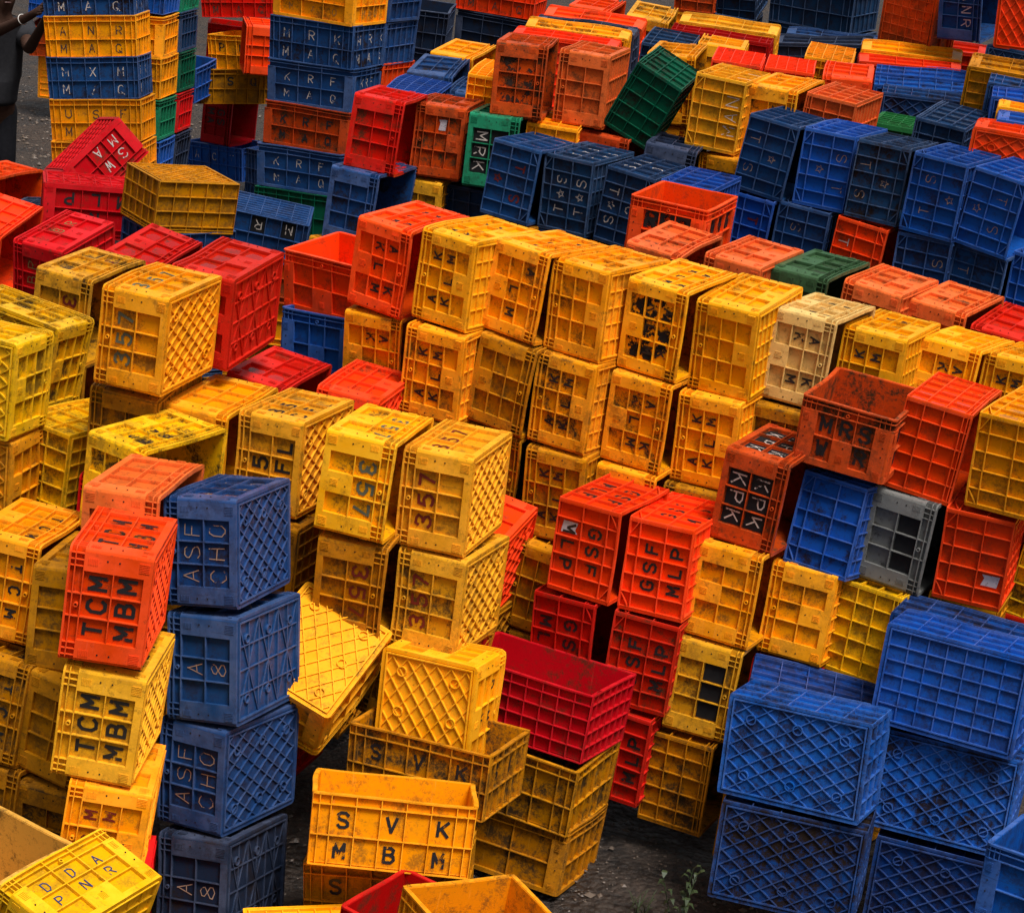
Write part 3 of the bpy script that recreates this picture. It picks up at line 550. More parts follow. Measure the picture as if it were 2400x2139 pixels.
('g31','RY','M','G2','sq','Or','_GSF_/_MLP_:k','',(0.366,7.505,0.376),-0.433,-0.003,0.004,'dark orange crate behind the open red crate, foot of the left GSF stack','orange GSF crates'),
('g32','LY','M','G2','sq','R','_GSF_/_MLP_:k','',(0.603,7.419,0.348),-0.381,-0.031,0.018,'dark red crate lettered MLP at the foot of the right GSF stack','orange GSF crates'),
('kpk','RY','M','P2','til','Od','KPK/KPK:w','blkall',(0.973,7.592,1.354),-0.446,-0.014,0.033,'rusty orange crate with six black painted cells lettered KPK',''),
('kp2','RY','M','P2c','sq','Y','','',(0.923,7.508,0.991),-0.416,-0.109,0.028,'plain yellow crate directly under the black lettered KPK crate','yellow crates under the KPK crate'),
('kp3','RY','M','P2','sq','Yt','','blkr',(0.889,7.452,0.627),-0.357,-0.115,0.028,'pale olive crate with three black painted squares in its right column','yellow crates under the KPK crate'),
('kp4','RY','M','G3','sq','Yd','','',(0.856,7.399,0.265),-0.403,-0.095,0.004,'dirty olive grid crate on the mud, lowest under the KPK crate','yellow crates under the KPK crate'),
('mrs','UY','M','P2c','sq','Os','MRS/WER:k','',(1.264,7.642,1.634),-0.387,0.021,0.016,'open rusty orange crate painted MRS, upright above the KPK crate',''),
('sunr','RY','M','G3','sq','O','','bags',(1.583,7.657,1.624),-0.412,0.004,0.052,'orange-red fine grid crate with a wet glaring top, right of the MRS crate',''),
('yrt','LY','M','G2','sq','Y','','bags',(1.859,7.498,1.661),-0.527,-0.000,-0.049,'large yellow grid crate with wet glaring top at the right edge',''),
('blm','LY','M','G2','sq','B','','',(1.284,7.637,1.252),-0.518,-0.153,0.078,'deep blue crate leaning under the open MRS crate','leaning crates in the right middle'),
('gry','RY','M','P2','sq','K','','blkr',(1.547,7.633,1.260),-0.492,-0.031,0.024,'grey crate with three black painted squares','leaning crates in the right middle'),
('or2','LY','M','G2','sq','O','','stick',(1.794,7.544,1.288),-0.378,0.037,-0.037,'orange crate with a torn white sticker, right of the grey crate','leaning crates in the right middle'),
('olr','RY','M','G3','sq','Yl','','',(2.134,7.677,1.185),-0.454,0.143,0.030,'olive-yellow crate cut off by the right edge beside the stickered orange crate','leaning crates in the right middle'),
('kpy','LY','M','P2c','sq','Y','','',(1.218,7.594,0.921),-0.429,-0.125,0.031,'plain yellow crate under the deep blue crate','leaning crates in the right middle'),
('yg','RY','M','G3','sq','Yl','','',(1.491,7.566,0.887),-0.542,-0.108,0.046,'greenish-yellow grid crate under the grey crate','leaning crates in the right middle'),
('drk','LY','M','P2','sq','Or','','',(1.212,7.581,0.550),-0.453,-0.036,0.010,'dark orange crate corner just above the blue lattice crates','leaning crates in the right middle'),
('blu1','BX','B','G3','dia','Bg','','',(1.156,6.821,0.680),-0.397,-0.189,-0.017,'blue crate with diamond lattice base, left one of the middle tier at the lower right','large blue crates at the lower right'),
('blu2','BX','B','G3','dia','Bg','','',(1.690,6.903,0.589),-0.344,-0.158,0.011,'blue crate with diamond lattice base, right one of the middle tier at the lower right','large blue crates at the lower right'),
('blu3','BX','B','G3','sq','Bg','','',(1.660,6.926,0.970),-0.422,-0.142,0.021,'bright blue crate with square grid base, top of the lower right pile','large blue crates at the lower right'),
('blu4','BX','B','G3','dia','Bm','','mud',(1.171,6.747,0.316),-0.244,-0.149,0.003,'muddy blue lattice crate on the ground, lower left of the blue pile','large blue crates at the lower right'),
('blu5','BX','B','G3','dia','Bm','','',(1.750,6.849,0.224),-0.286,-0.025,-0.016,'muddy blue lattice crate on the ground between its neighbour and the open blue crate','large blue crates at the lower right'),
('blu1b','BX','B','G3','sq','Bm','','',(1.224,7.204,0.586),-0.159,-0.056,0.072,'dull blue crate lying behind the left lattice crate of the middle tier','large blue crates at the lower right'),
('blu3b','BX','B','G3','sq','Bm','','',(1.715,7.185,0.920),-0.417,-0.056,-0.003,'dull blue stained crate lying behind the square grid one on top','large blue crates at the lower right'),
('blu7','UX','M','JP','sq','Bg','','',(1.923,6.070,0.701),-0.534,-0.112,0.018,'open light blue crate in the bottom right corner',''),
('st0','RY','M','G2','til','Bs','_T_S_/__*__:r','',(-0.093,10.092,1.850),-0.426,-0.023,0.071,'blue crate with red T, star and S, first from the left in the star row','blue crates painted with S, star and T'),
('stb','LY','M','G2','til','Bd','_T*S_/_T*S_:w','',(0.174,10.051,1.843),-0.462,-0.010,-0.020,'dark blue crate with two columns of white S star T','blue crates painted with S, star and T'),
('stc','RY','M','G2','til','Bd','__C__/_T*S_:w','',(0.449,9.929,1.841),-0.437,0.023,0.055,'dark blue crate with white T and S just left of the open orange crate','blue crates painted with S, star and T'),
('std','LY','M','G2','til','B','','',(0.691,9.800,1.846),-0.362,-0.010,-0.003,'blue crate top just behind the open orange crate','blue crates painted with S, star and T'),
('st1','RY','M','G2','til','Bs','__*__/_T_S_:o','bags',(1.067,10.124,2.125),-0.436,0.010,0.090,'slate blue crate with outlined star and S, left end of the right star row','blue crates painted with S, star and T'),
('st2','LY','M','G2','til','B','__*__/_S_T_:oi','bags',(1.338,10.036,2.124),-0.463,-0.024,-0.003,'blue crate with the outlined star at its left side, second in the right star row','blue crates painted with S, star and T'),
('st3','RY','M','G2','til','Bd','__*__/_T_S_:o','bags',(1.564,9.889,2.123),-0.438,-0.042,0.028,'dark slate crate with outlined T star S, third in the right star row','blue crates painted with S, star and T'),
('st4','LY','M','G2','til','B','_T_S_/__*__:o','bags',(1.811,9.715,2.133),-0.521,-0.009,0.014,'bright blue crate with outlined S star T, fourth in the right star row','blue crates painted with S, star and T'),
('st5','RY','M','G2','til','B','_T_S_/__*__:o','bags',(2.066,9.617,2.120),-0.565,0.048,0.074,'bright blue crate with star at left, last of the right star row','blue crates painted with S, star and T'),
('t1','RY','M','G2','til','B','_T___/_____:r','',(1.032,10.122,1.765),-0.493,0.011,0.040,'blue crate with a red T just right of the open orange crate','second tier under the right star row'),
('t2','LY','M','G2','til','Bs','___S_/_*___:o','',(1.277,10.032,1.766),-0.454,-0.005,0.019,'slate blue crate with outlined S, under the second star crate','second tier under the right star row'),
('t3','RY','M','G2','til','O','_____/_T___:w','',(1.538,9.876,1.762),-0.504,0.008,0.055,'orange crate with a pale T wedged among the blue crates','second tier under the right star row'),
('t4','LY','M','G2','til','Bs','_*___/___S_:o','',(1.805,9.723,1.774),-0.480,-0.017,-0.005,'slate blue crate under the fourth star crate','second tier under the right star row'),
('t5','RY','M','G2','til','Bs','_____/_T___:o','',(2.066,9.647,1.760),-0.565,0.007,0.025,'slate blue crate under the last star crate','second tier under the right star row'),
('t6','LY','M','G2','til','B','','',(2.315,9.580,1.782),-0.554,0.003,-0.001,'blue crate cut off by the right edge, lowest of the star crates','second tier under the right star row'),
('oro','UY','M','P2c','sq','O','RHR/___:K','blkb',(0.601,9.374,1.899),-0.359,-0.010,-0.002,'open orange crate with black smeared letters among the blue star crates',''),
('s1','RY','M','P2c','sq','S','','',(0.555,8.902,1.766),-0.448,0.068,0.019,'faded salmon crate, first from the left of the row behind the KLM crates','faded crates behind the KLM row'),
('s2','LY','M','P2c','sq','S','','',(0.882,8.721,1.797),-0.494,0.028,-0.002,'faded salmon crate, second from the left, left of the green one','faded crates behind the KLM row'),
('s3','RY','M','P2c','sq','Gm','','',(1.164,8.713,1.784),-0.512,0.014,-0.017,'moss green crate in the faded row behind the KLM crates','faded crates behind the KLM row'),
('s4','LY','M','P2c','sq','S','','',(1.456,8.724,1.757),-0.500,0.009,0.037,'faded salmon crate just right of the moss green one','faded crates behind the KLM row'),
('s5','RY','M','P2c','sq','S','','',(1.739,8.723,1.723),-0.527,0.026,0.014,'faded salmon crate, second to the right of the moss green one','faded crates behind the KLM row'),
('s6','LY','M','P2c','sq','Or','','',(1.993,8.674,1.670),-0.496,0.059,0.004,'orange-red crate at the right edge behind the KLM crates','faded crates behind the KLM row'),
('redA','RY','M','P2','sq','Or','','',(-0.816,10.278,1.944),-0.175,-0.053,0.048,'bright orange-red crate left of the one with a white sticker, upper centre','crates of the upper centre pile'),
('orn','LY','M','P3','sq','Od','','burn',(-0.535,10.574,1.895),-0.152,-0.052,-0.002,'brown-orange crate with a small white sticker and a burnt cell','crates of the upper centre pile'),
('grn','RY','M','P2','sq','Gt','___/MRK:w','blkl',(-0.268,10.484,1.895),-0.152,-0.064,-0.010,'sea green crate with white MRK on black squares','crates of the upper centre pile'),
('or0','RY','M','P2','sq','Od','','scorch',(-0.192,10.538,2.250),-0.097,-0.044,-0.028,'scorched orange crate, left of the tall pair in the upper centre','crates of the upper centre pile'),
('or1','LY','M','P2','slt','S','','',(0.140,10.683,2.228),-0.238,-0.023,-0.016,'faded orange crate with slotted base, right of the tall pair in the upper centre','crates of the upper centre pile'),
('grt','LY','M','G3','sq','Gd','','free',(0.444,10.648,2.213),-0.233,0.155,0.370,'dark green grid crate tilted steeply between orange and yellow crates','crates of the upper centre pile'),
('yel1','LY','M','G2','sq','Yt','_____/_MAN_:W','',(0.818,10.588,2.219),-0.342,-0.001,0.012,'stained yellow crate with white scrawled letters','crates of the upper centre pile'),
('yel2','RY','M','P2','sq','Yo','2__/___:k','',(1.088,10.594,2.209),-0.391,0.016,-0.028,'yellow crate with a black squiggle, right of the white scrawled one','crates of the upper centre pile'),
('org3','LY','M','G3','slt','S','','',(1.372,10.611,2.197),-0.420,0.034,0.025,'salmon fine grid crate right of the yellow crate with a squiggle','crates of the upper centre pile'),
('grf','DX','M','P2','sq','G','','',(1.828,11.032,2.074),-0.284,0.010,-0.009,'green crate lying upside down with its slatted base up','crates of the upper centre pile'),
('blg','LY','M','G3','sq','Bd','','bags',(1.909,10.576,2.169),-0.433,0.085,0.002,'dark blue grid crate behind the star row, right of the green slatted base','crates of the upper centre pile'),
('blS','RY','M','P2','sq','Bs','','',(-0.851,10.199,1.602),-0.343,-0.036,0.035,'slate blue crate under the left bright orange-red crate of the upper centre','crates of the upper centre pile'),
('ylu','RY','M','P2','sq','Yd','','',(-0.900,10.127,1.248),-0.451,-0.122,0.025,'dirty yellow crate under the slate blue crate','crates of the upper centre pile'),
('ylw','LY','M','P2','sq','Yt','','',(-0.584,10.580,1.531),-0.263,0.013,-0.020,'dirty yellow crate under the brown-orange one with the sticker','crates of the upper centre pile'),
('dkb','LY','M','G2','sq','Bd','','',(-0.259,10.550,1.520),-0.643,-0.047,-0.076,'dark blue crate in shade under the sea green one','crates of the upper centre pile'),
('yor','LY','M','G2','sq','Y','','',(-0.002,10.546,1.885),-0.107,-0.013,0.007,'yellow grid crate under the scorched orange crate','crates of the upper centre pile'),
('oru','RY','M','P2','sq','Od','','',(0.287,10.662,1.862),-0.260,0.046,0.013,'rusty orange crate in shade under the faded orange one','crates of the upper centre pile'),
('dkc','RY','M','P2','sq','Bk','','',(0.581,10.418,1.877),-0.176,-0.037,0.062,'nearly black blue crate in shade below the tilted green crate','crates of the upper centre pile'),
('yly','LY','M','P2','sq','Y','','',(0.945,10.508,1.853),-0.670,-0.031,-0.056,'dark yellow crate under the white scrawled crate','crates of the upper centre pile'),
('yto','RY','M','P2','sq','Y','','',(-0.571,12.131,1.910),-0.263,0.054,-0.027,'dull yellow crate top left of the scorched orange crate','crates of the upper centre pile'),
('blt','RY','M','P2','sq','Bs','','',(-0.670,11.612,1.888),-0.137,0.080,-0.043,'slate blue crate top below the dull yellow top','crates of the upper centre pile'),
('blU','LY','M','G5','sq','B','','',(-0.740,11.080,1.864),-0.140,0.009,0.032,'vivid blue finned crate top behind the left orange-red crate','crates of the upper centre pile'),
('blv','LY','M','P2','sq','Bs','','',(-0.444,11.444,1.829),-0.149,0.028,-0.006,'light blue crate top behind the brown-orange stickered crate','crates of the upper centre pile'),
('ors','LY','M','G5','sq','Yo','','',(-0.325,10.990,2.011),-0.145,0.033,0.002,'small orange-yellow finned top left of the scorched crate','crates of the upper centre pile'),
('yup','RY','M','P2','sq','Yt','','',(0.453,12.729,2.175),-0.142,0.088,0.035,'pale yellow crate standing above the long orange and yellow ones','crates at the back of the upper centre'),
('orup','RY','M','P2','sq','O','','',(0.138,12.974,2.146),-0.215,0.037,-0.004,'orange crate top left of the pale yellow standing one','crates at the back of the upper centre'),
('bsm','LY','M','G2','sq','Bd','','',(0.537,11.642,2.191),-0.170,0.069,0.006,'dark blue crate top right of the faded orange slotted one','crates at the back of the upper centre'),
('ysm','LY','M','P2','sq','Yb','','',(0.835,11.867,2.181),-0.119,-0.024,0.009,'bright yellow crate top between the dark blue and maroon crates','crates at the back of the upper centre'),
('ysn','RY','M','P2','sq','Y','','',(0.571,11.190,2.208),-0.172,0.005,-0.068,'yellow crate top just above the tilted green crate','crates at the back of the upper centre'),
('o5','LY','M','G5','sq','O','','',(0.882,11.229,2.206),-0.126,0.008,-0.011,'orange finned crate top, left one of two above the yellow pair','crates at the back of the upper centre'),
('o6','RY','M','G5','sq','O','','',(1.165,11.345,2.188),-0.120,0.011,-0.003,'orange finned crate top, right one of two above the yellow pair','crates at the back of the upper centre'),
('o7','LY','M','P2','sq','O','','',(1.484,11.408,2.190),-0.140,0.038,-0.062,'orange crate top just above the salmon grid crate','crates at the back of the upper centre'),
('y8','LY','M','G5','sq','Y','','',(1.417,11.855,2.206),-0.156,0.050,-0.001,'yellow finned crate top left of the long yellow and orange ones','crates at the back of the upper centre'),
('n1','BX','J','JP','sq','O','','',(0.131,12.428,2.129),-0.110,0.085,-0.018,'long orange crate on its side, rearmost of the left lying row','long crates lying on their sides'),
('n2','BX','J','JP','sq','Bk','','',(0.088,12.174,2.112),-0.121,0.020,-0.026,'long dark crate on its side between the orange and yellow ones','long crates lying on their sides'),
('n3','BX','J','JP','sq','Y','','',(0.046,11.921,2.125),-0.090,0.039,-0.021,'long yellow crate on its side in the left lying row','long crates lying on their sides'),
('n4','BX','J','JP','sq','O','','',(-0.013,11.672,2.109),-0.096,-0.002,-0.014,'long orange crate on its side, front of the left lying row','long crates lying on their sides'),
('n5','BX','J','JP','sq','Yt','','',(0.909,12.646,2.167),-0.130,0.083,-0.020,'long pale yellow crate on its side right of the pale yellow standing one','long crates lying on their sides'),
('n6','BX','J','JG','sq','Rd','','',(0.856,12.390,2.136),-0.130,-0.003,0.001,'long maroon crate on its side under the pale yellow lying one','long crates lying on their sides'),
('n7','BX','J','JP','sq','Bs','','',(1.583,13.128,2.116),-0.152,0.009,-0.045,'long slate blue crate on its side behind the black one','long crates lying on their sides'),
('n8','BX','J','JP','sq','Bk','','',(1.504,12.869,2.116),-0.154,0.038,-0.141,'long black-blue crate on its side with rounded ends','long crates lying on their sides'),
('n9','BX','J','JP','sq','Yo','','',(1.965,12.541,2.173),-0.153,0.071,-0.055,'long bright yellow crate on its side at the upper right','long crates lying on their sides'),
('n10','BX','J','JP','sq','O','','',(1.932,12.308,2.140),-0.121,0.046,-0.068,'long orange crate with a central patch, in front of the bright yellow lying one','long crates lying on their sides'),
('n11','BX','J','JP','sq','Or','','',(2.207,13.080,2.151),-0.189,0.071,-0.061,'long red-orange crate on its side behind the bright yellow lying one','long crates lying on their sides'),
('n12','BX','J','JP','sq','Yd','','',(2.342,11.199,2.339),-0.247,0.129,-0.031,'long brown-yellow crate on its side at the right edge','long crates lying on their sides'),
('n13','BX','J','JG','sq','B','','',(2.006,12.058,2.125),-0.156,0.038,-0.076,'long blue finned crate on its side, rear one of the blue pair','long crates lying on their sides'),
('n14','BX','J','JG','sq','B','','',(1.975,11.820,2.100),-0.137,0.053,-0.079,'long blue finned crate on its side, front one of the blue pair','long crates lying on their sides'),
('n15','BX','J','JG','dia','Bs','','bags',(1.983,11.555,2.087),-0.163,0.008,-0.034,'long blue crate with a lattice base facing front, below the blue pair','long crates lying on their sides'),
('n16','BX','J','P2','dia','O','','',(2.198,9.967,2.219),-0.252,-0.008,0.005,'orange crate with diamond lattice base at the right edge behind the star row','long crates lying on their sides'),
('n17','BX','J','JG','sq','Bs','','',(2.405,10.919,2.298),-0.249,0.051,-0.008,'slate blue crate on its side at the right edge, rearmost of the small pile there','long crates lying on their sides'),
('n18','BX','J','JG','sq','B','','',(2.387,10.659,2.282),-0.200,0.031,-0.040,'blue crate on its side at the right edge in front of the slate blue one','long crates lying on their sides'),
('n19','BX','J','JP','sq','Yo','','',(2.374,10.415,2.258),-0.228,-0.003,-0.001,'orange-yellow crate end showing at the right edge','long crates lying on their sides'),
('n20','BX','J','JP','sq','B','','',(2.334,10.185,2.238),-0.217,0.023,-0.006,'blue crate end showing right above the orange lattice crate','long crates lying on their sides'),
('bk1','UX','J','JG','sq','Bd','','',(1.561,13.818,2.393),-0.549,0.019,-0.048,'large dark blue grid crate standing at the top edge','tall crates along the top edge'),
('bk2','BZ','M','P2','sq','Od','','',(2.007,12.826,2.494),-0.712,0.061,-0.029,'dark orange crate standing on end at the top edge, left of the ANR crate','tall crates along the top edge'),
('bk3','RY','M','P2','sq','Bs','ANR/___:w','',(2.240,12.477,2.682),-0.493,0.095,-0.141,'slate blue crate painted ANR at the top edge','tall crates along the top edge'),
('bk4','BZ','M','P2','dia','O','','latf',(2.472,11.869,2.764),-0.473,0.013,-0.080,'rust orange crate with large diamond lattice base in the top right corner','tall crates along the top edge'),
('bk6','LY','M','G2','sq','Bd','','',(1.050,14.006,2.428),-0.236,0.167,-0.113,'dark blue crate at the top edge left of the large grid one','tall crates along the top edge'),
('bk7','LY','M','G2','sq','Od','','',(0.794,13.998,2.410),-0.237,-0.008,-0.031,'rusty orange crate at the top edge beside the dark blue one','tall crates along the top edge'),
('maq1','UX','J','JG','sq','Bs','___/MAQ:w','up2',(-2.970,13.510,1.894),-0.029,-0.050,-0.144,'blue crate painted MAQ, topmost beside the standing person','crates of the front left tower'),
('anr','UX','J','JG','sq','Y','ANR/MAQ:n2','',(-2.929,13.472,1.644),-0.029,-0.064,-0.147,'yellow crate painted ANR MAQ, second in the tower beside the person','crates of the front left tower'),
('mxm','UX','J','JG','sq','Bs','MXM/M,Q:w','',(-2.890,13.432,1.398),-0.021,-0.068,-0.146,'blue crate painted MXM in the tower beside the person','crates of the front left tower'),
('usf','UX','J','JG','sq','Y','USF/M__:n2','',(-2.837,13.358,1.152),-0.036,-0.076,-0.138,'yellow crate painted USF, below the blue MXM crate','crates of the front left tower'),
('usf2','UX','J','JG','sq','Y','','',(-2.789,13.261,0.907),-0.023,-0.075,-0.115,'yellow crate under the USF crate, half hidden by the tipped red one','crates of the front left tower'),
('p1','UX','J','JG','sq','B','','',(-2.837,13.900,1.900),-0.083,-0.053,0.004,'bright blue crate end, topmost of the second tower from the left','crates of the second tower'),
('p2','UX','J','JP','sq','Y','','',(-2.825,13.859,1.620),-0.064,-0.039,-0.049,'yellow slatted crate end second down in the second tower','crates of the second tower'),
('p3','UX','J','JG','sq','Y','','',(-2.810,13.830,1.363),-0.100,-0.047,-0.054,'yellow slatted crate end third down in the second tower','crates of the second tower'),
('p4','UX','J','JP','sq','Gt','','',(-2.793,13.796,1.105),-0.103,-0.057,-0.031,'sea green slatted crate end in the second tower','crates of the second tower'),
('p5','UX','J','JG','sq','B','','',(-2.780,13.769,0.851),-0.077,-0.048,-0.004,'blue crate end at the bottom of the second tower','crates of the second tower'),
('q1','UX','J','JP','sq','Gt','','',(-2.798,14.379,1.856),-0.126,-0.039,0.005,'green crate end at the top of the narrow third tower','crates of the third tower'),
('q2','UX','J','JP','sq','Bd','','',(-2.776,14.252,1.605),-0.115,-0.041,-0.041,'dark blue slatted crate end in the narrow third tower','crates of the third tower'),
('q3','UX','J','JP','sq','Gd','','',(-2.762,14.221,1.346),-0.104,-0.052,-0.043,'dark green slatted crate end in the narrow third tower','crates of the third tower'),
('q4','UX','J','JP','sq','R','','',(-2.755,14.193,1.086),-0.073,-0.070,-0.019,'red crate end in the narrow third tower','crates of the third tower'),
('q5','UX','J','JP','sq','Bk','','',(-2.751,14.182,0.828),-0.089,-0.061,0.021,'black crate end at the foot of the narrow third tower','crates of the third tower'),
('kt','UX','J','JP','sq','Yo','___/MAQ:e','up',(-1.440,12.921,2.152),-0.468,-0.026,-0.041,'orange-yellow crate with faded MAQ, top of the KRF tower','crates of the KRF tower'),
('krf2','UX','J','JG','sq','Bs','MRK/MAQ:w','',(-1.435,12.914,1.898),-0.422,-0.026,-0.052,'blue crate painted MRK MAQ, second in the KRF tower','crates of the KRF tower'),
('krf','UX','J','JP','sq','Bs','KRF/MAQ:w','',(-1.426,12.899,1.646),-0.349,-0.038,-0.051,'blue crate painted KRF MAQ above the rusty one','crates of the KRF tower'),
('krf3','UX','J','JP','sq','Od','KRF/MAQ:k','',(-1.423,12.874,1.393),-0.369,-0.045,-0.032,'rusty orange crate painted KRF MAQ between blue ones','crates of the KRF tower'),
('krf4','UX','J','JP','sq','Bs','KRF/MAQ:w','',(-1.434,12.836,1.142),-0.370,-0.050,-0.052,'blue crate painted KRF MAQ below the rusty one','crates of the KRF tower'),
('krf5','UX','J','JG','sq','Gd','','',(-1.417,12.769,0.891),-0.403,-0.077,-0.062,'dark green crate at the foot of the KRF tower','crates of the KRF tower'),
('w1','UX','J','JP','sq','Bs','','',(-1.263,13.259,2.166),-0.470,-0.008,0.007,'slate blue crate end right behind the top yellow MAQ crate','crates behind the KRF tower'),
('w2','UX','J','JG','sq','Bs','','',(-1.276,13.264,1.896),-0.435,-0.016,-0.016,'slate blue slatted crate end right behind the second KRF tower crate','crates behind the KRF tower'),
('w3','UX','J','JG','sq','O','','',(-1.272,13.274,1.643),-0.431,-0.042,-0.018,'orange slatted crate end behind the KRF tower','crates behind the KRF tower'),
('v1','UX','J','JG','sq','Bk','','',(-1.092,14.599,1.812),-0.053,0.051,-0.005,'open dark blue crate right of the KRF tower','dark crates at the top centre'),
('v2','UX','J','JG','sq','Bk','','',(-1.092,14.599,1.557),-0.268,0.001,0.001,'dark blue crate under the open dark blue one','dark crates at the top centre'),
('m1','UX','J','JG','sq','O','___/MAQ:n2','up',(-0.515,15.493,1.963),-0.210,-0.012,-0.005,'orange-red crate painted MAQ at the top edge, right of the KRF tower','dark crates at the top centre'),
('m2','UX','J','JP','sq','Bk','','',(-0.485,15.460,1.707),-0.374,0.008,-0.012,'black ribbed crate under the right orange-red MAQ crate','dark crates at the top centre'),
('m3','UX','J','JG','sq','Or','___/MAQ:n2','up',(-2.498,16.509,1.532),-0.087,-0.011,-0.137,'red crate painted MAQ at the top edge between the left towers','crates between the left towers'),
('mo','UX','J','JG','sq','Or','','',(-2.489,16.723,1.163),0.114,-0.053,-0.002,'open red crate just under the left red MAQ crate','crates between the left towers'),
('pk','UX','J','JG','sq','Y','PK_/:k','',(-2.347,16.251,1.182),-0.335,-0.052,-0.123,'open yellow crate painted PK between the left towers','crates between the left towers'),
('ost','LY','M','P2','sq','Ob','','yawp',(-2.234,15.758,1.307),0.231,-0.018,-0.022,'bright orange crate on end beside the PK crate','crates between the left towers'),
('uu','UX','J','JG','sq','Yd','USQ/:k','yawp',(-2.516,16.050,0.953),0.386,-0.025,-0.068,'open dull yellow crate painted USQ below the bright orange one','crates between the left towers'),
('rcb','RY','M','P2','sq','Rd','GS_/MA_:k','yaw45',(-2.534,16.553,0.583),-0.321,-0.028,-0.002,'deep red crate on end on top of the open blue crate','crates between the left towers'),
('bUa','UX','J','JG','sq','B','ACT/:w','',(-2.504,16.551,0.272),-0.548,-0.039,-0.099,'blue crate carrying the deep red crate between the towers','crates between the left towers'),
('bUb','UX','M','JG','sq','Bs','','',(-1.978,15.505,0.492),-1.036,-0.128,-0.085,"narrow slate blue crate squeezed beside the KRF tower's foot",'crates between the left towers'),
('bo','UX','J','JG','sq','B','','',(-2.884,15.770,1.007),-0.218,0.065,-0.021,'open blue crate with light interior right of the narrow third tower','crates between the left towers'),
('lb1','UX','J','JG','sq','Od','','',(-4.307,18.575,0.661),-0.004,0.057,-0.076,"rusty crate behind the person's arm",'crates behind the person'),
('lb2','BX','J','JG','sq','Yo','','',(-4.231,18.602,0.336),-0.010,0.078,-0.021,'orange-yellow crate on the ground behind the left tower','crates behind the person'),
('lb3','UX','J','JG','sq','B','','up',(-4.323,18.637,0.938),-0.138,-0.019,0.043,"blue crate at the top left behind the person's hands",'crates behind the person'),
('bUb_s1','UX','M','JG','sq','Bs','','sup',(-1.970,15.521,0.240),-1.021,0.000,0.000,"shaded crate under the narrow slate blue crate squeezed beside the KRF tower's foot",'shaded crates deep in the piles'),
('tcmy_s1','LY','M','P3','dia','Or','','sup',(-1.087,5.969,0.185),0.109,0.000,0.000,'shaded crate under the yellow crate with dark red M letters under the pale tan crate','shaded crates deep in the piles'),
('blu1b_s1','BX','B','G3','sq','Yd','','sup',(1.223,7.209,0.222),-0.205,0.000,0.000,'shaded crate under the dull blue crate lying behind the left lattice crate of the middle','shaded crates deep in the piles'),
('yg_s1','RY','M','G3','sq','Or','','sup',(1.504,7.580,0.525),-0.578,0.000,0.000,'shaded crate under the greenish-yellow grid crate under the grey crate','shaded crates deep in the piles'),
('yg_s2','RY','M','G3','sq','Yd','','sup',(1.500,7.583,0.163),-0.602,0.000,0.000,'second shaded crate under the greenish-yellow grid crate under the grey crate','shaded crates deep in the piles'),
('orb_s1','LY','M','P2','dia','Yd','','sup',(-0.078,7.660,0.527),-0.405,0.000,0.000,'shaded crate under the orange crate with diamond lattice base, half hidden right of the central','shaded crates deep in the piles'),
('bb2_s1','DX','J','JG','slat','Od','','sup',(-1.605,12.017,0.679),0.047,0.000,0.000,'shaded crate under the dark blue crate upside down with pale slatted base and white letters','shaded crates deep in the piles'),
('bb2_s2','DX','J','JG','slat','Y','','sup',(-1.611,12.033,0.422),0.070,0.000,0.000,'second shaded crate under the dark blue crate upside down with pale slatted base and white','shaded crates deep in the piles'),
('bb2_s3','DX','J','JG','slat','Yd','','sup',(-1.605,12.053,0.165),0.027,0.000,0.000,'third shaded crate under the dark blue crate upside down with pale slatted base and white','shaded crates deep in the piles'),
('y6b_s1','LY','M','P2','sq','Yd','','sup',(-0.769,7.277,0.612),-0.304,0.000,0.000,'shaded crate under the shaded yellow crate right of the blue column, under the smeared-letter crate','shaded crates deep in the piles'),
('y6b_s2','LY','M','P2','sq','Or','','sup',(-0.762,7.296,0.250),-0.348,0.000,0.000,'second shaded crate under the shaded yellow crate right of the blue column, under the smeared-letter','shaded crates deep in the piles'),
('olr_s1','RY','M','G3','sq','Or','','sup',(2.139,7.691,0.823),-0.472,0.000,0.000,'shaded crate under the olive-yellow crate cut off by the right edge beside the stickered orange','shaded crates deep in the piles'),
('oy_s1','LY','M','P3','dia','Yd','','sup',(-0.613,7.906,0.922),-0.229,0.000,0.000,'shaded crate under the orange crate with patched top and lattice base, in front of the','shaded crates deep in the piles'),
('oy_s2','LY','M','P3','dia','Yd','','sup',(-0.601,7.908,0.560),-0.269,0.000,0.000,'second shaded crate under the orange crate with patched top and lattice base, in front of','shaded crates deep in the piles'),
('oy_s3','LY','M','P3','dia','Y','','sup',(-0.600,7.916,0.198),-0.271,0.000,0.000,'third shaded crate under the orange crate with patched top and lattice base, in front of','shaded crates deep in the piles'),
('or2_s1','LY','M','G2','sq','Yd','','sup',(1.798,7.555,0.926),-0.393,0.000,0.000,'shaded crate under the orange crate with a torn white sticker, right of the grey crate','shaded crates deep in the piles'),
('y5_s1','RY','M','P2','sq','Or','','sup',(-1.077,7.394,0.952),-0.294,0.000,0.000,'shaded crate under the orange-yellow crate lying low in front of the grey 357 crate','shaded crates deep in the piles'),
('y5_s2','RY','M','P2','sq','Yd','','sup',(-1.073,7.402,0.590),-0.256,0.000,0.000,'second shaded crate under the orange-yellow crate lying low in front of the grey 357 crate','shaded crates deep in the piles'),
('y5_s3','RY','M','P2','sq','Yd','','sup',(-1.076,7.411,0.228),-0.297,0.000,0.000,'third shaded crate under the orange-yellow crate lying low in front of the grey 357 crate','shaded crates deep in the piles'),
